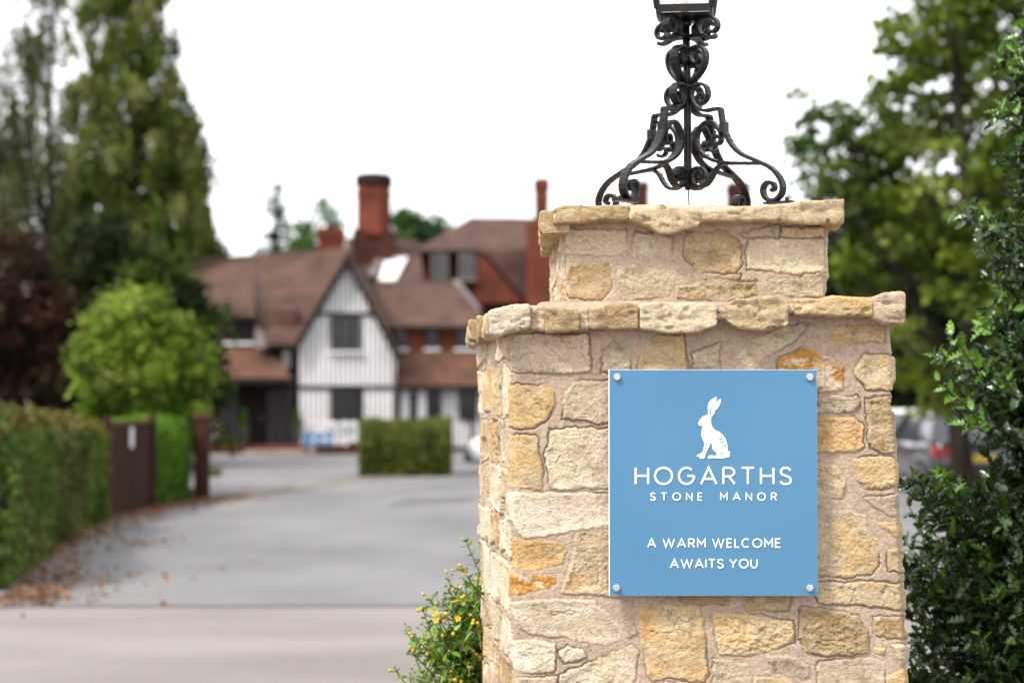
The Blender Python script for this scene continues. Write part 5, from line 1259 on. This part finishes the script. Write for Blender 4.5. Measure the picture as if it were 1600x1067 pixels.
st = [q_ for q_ in st if (q_[2] - q_[0])[2] > .35 * np.linalg.norm(q_[2] - q_[0])]
for q, (a_, b_, c_) in enumerate(st):
    P = catmull([a_, b_, c_], 5); tw.tube(P, list(np.linspace(.0028, .0014, len(P))), 5, cap=False)
    ax = P[-1] - P[0]; L = np.linalg.norm(ax); ax /= L; k = int(L / .022)
    for i in range(k):
        f_ = (i + .5) / k; m_ = f_ * (len(P) - 1); p = P[min(int(m_), len(P) - 2)]; pos = p + (P[min(int(m_) + 1, len(P) - 1)] - p) * (m_ % 1)
        u = np.cross(ax, [0.3, .2, 1]); u /= np.linalg.norm(u); v_ = np.cross(ax, u)
        for sgn in (0, math.pi):
            th = (i % 2) * 1.57 + sgn + q
            cen.append(pos); dr.append(u * math.cos(th) + v_ * math.sin(th) + ax * .6 + rng.normal(size=3) * .15); nr_.append(np.array([0, 0, 1.0]) + rng.normal(size=3) * .35); sz.append(rng.uniform(.028, .052) * (1 - .35 * f_)); cl_.append(np.array(yc[rng.integers(0, 4)]) * rng.uniform(.75, 1.25))
    tips.append((c_, ax))
V, Fc, cc = leafbatch(LT, LTf, np.array(cen), np.array(dr), np.array(nr_), np.array(sz), np.array(cl_), rng)
M_bud = mat('yellow_bud', (.55, .36, .015), (.42, .30, .02), .5, 60); M_pet = mat('yellow_petal', (.75, .5, .01), (.62, .38, .01), .5, 60)
mesh('foliage', V, Fc, M_hyp, hyp, smooth=False, col=cc)
def bud(p, d, s, nm, m):
    d = Vector(d).normalized(); return MB().tube([Vector(p), Vector(p) + d * s * .4, Vector(p) + d * s * .8, Vector(p) + d * s * 1.2], [s * .25, s * .5, s * .42, s * .08], 8).build(nm, m, hyp, smooth=True)
vis = sorted(tips, key=lambda t_: t_[0][1] - .35 * t_[0][2])
ct = 0; bproto = None; M_calyx = mat('green_bud', pc(150, 185, 60), pc(110, 150, 50), .5, 60)
gb_ = MB()
for k, (c_, ax) in enumerate(vis):
    nb = rng.integers(2, 5)
    for j in range(nb):
        o_ = rng.normal(size=3) * .011 + ax * rng.uniform(0, .015); p = Vector(c_ + o_); d = Vector(ax + rng.normal(size=3) * .5).normalized()
        tw.tube([Vector(c_ - ax * .012), p], .0009, 4, cap=False)
        if rng.random() < .55 and ct < 98:
            s_ = rng.uniform(.0095, .014)
            o2 = bud(p, d, s_, 'bud', M_bud); ct += 1
        else:
            s_ = rng.uniform(.006, .009); gb_.tube([p, p + d * s_ * .4, p + d * s_ * .9, p + d * s_ * 1.3], [s_ * .3, s_ * .52, s_ * .4, s_ * .05], 6)
g_ = gb_.build('green_buds', M_calyx, hyp, smooth=True); g_['kind'] = 'stuff'
for px0, py0 in ((725, 893), (680, 958), (682, 969), (716, 966)):
    p = at(px0, py0, 6.2); mb = MB(); tilt = Vector((rng.normal() * .3 - .3, -1, .5 + rng.normal() * .3)).normalized(); u = tilt.orthogonal().normalized(); v_ = tilt.cross(u)
    for k in range(5):
        a_ = 2 * math.pi * k / 5 + rng.random() * .3; d = u * math.cos(a_) + v_ * math.sin(a_); e_ = tilt.cross(d); R__ = .0105
        pts = [p, p + d * R__ * .5 + e_ * R__ * .35 + tilt * .002, p + d * R__ + e_ * R__ * .22 + tilt * .005, p + d * R__ * 1.05 - e_ * R__ * .15 + tilt * .005, p + d * R__ * .5 - e_ * R__ * .3 + tilt * .002]
        mb.add(pts, [(0, 1, 2, 3, 4)])
    for k in range(10):
        a_ = rng.random() * 6.28; d = (tilt + (u * math.cos(a_) + v_ * math.sin(a_)) * .4).normalized(); mb.tube([p, p + d * .009], .0006, 4)
    mb.build('flower', M_pet, hyp)
tw.build('branches', M_gtwig, hyp, smooth=True)
# low undergrowth at the foot of the holly
bush('undergrowth_bush', 'low yellow green feathery undergrowth below the holly by the pillar', 1440, 1150, 130, 190, 6.6, [G(110, 120, 50), G(80, 100, 36), G(60, 84, 30)], 95, 2600, ls=.03, z0=.35)
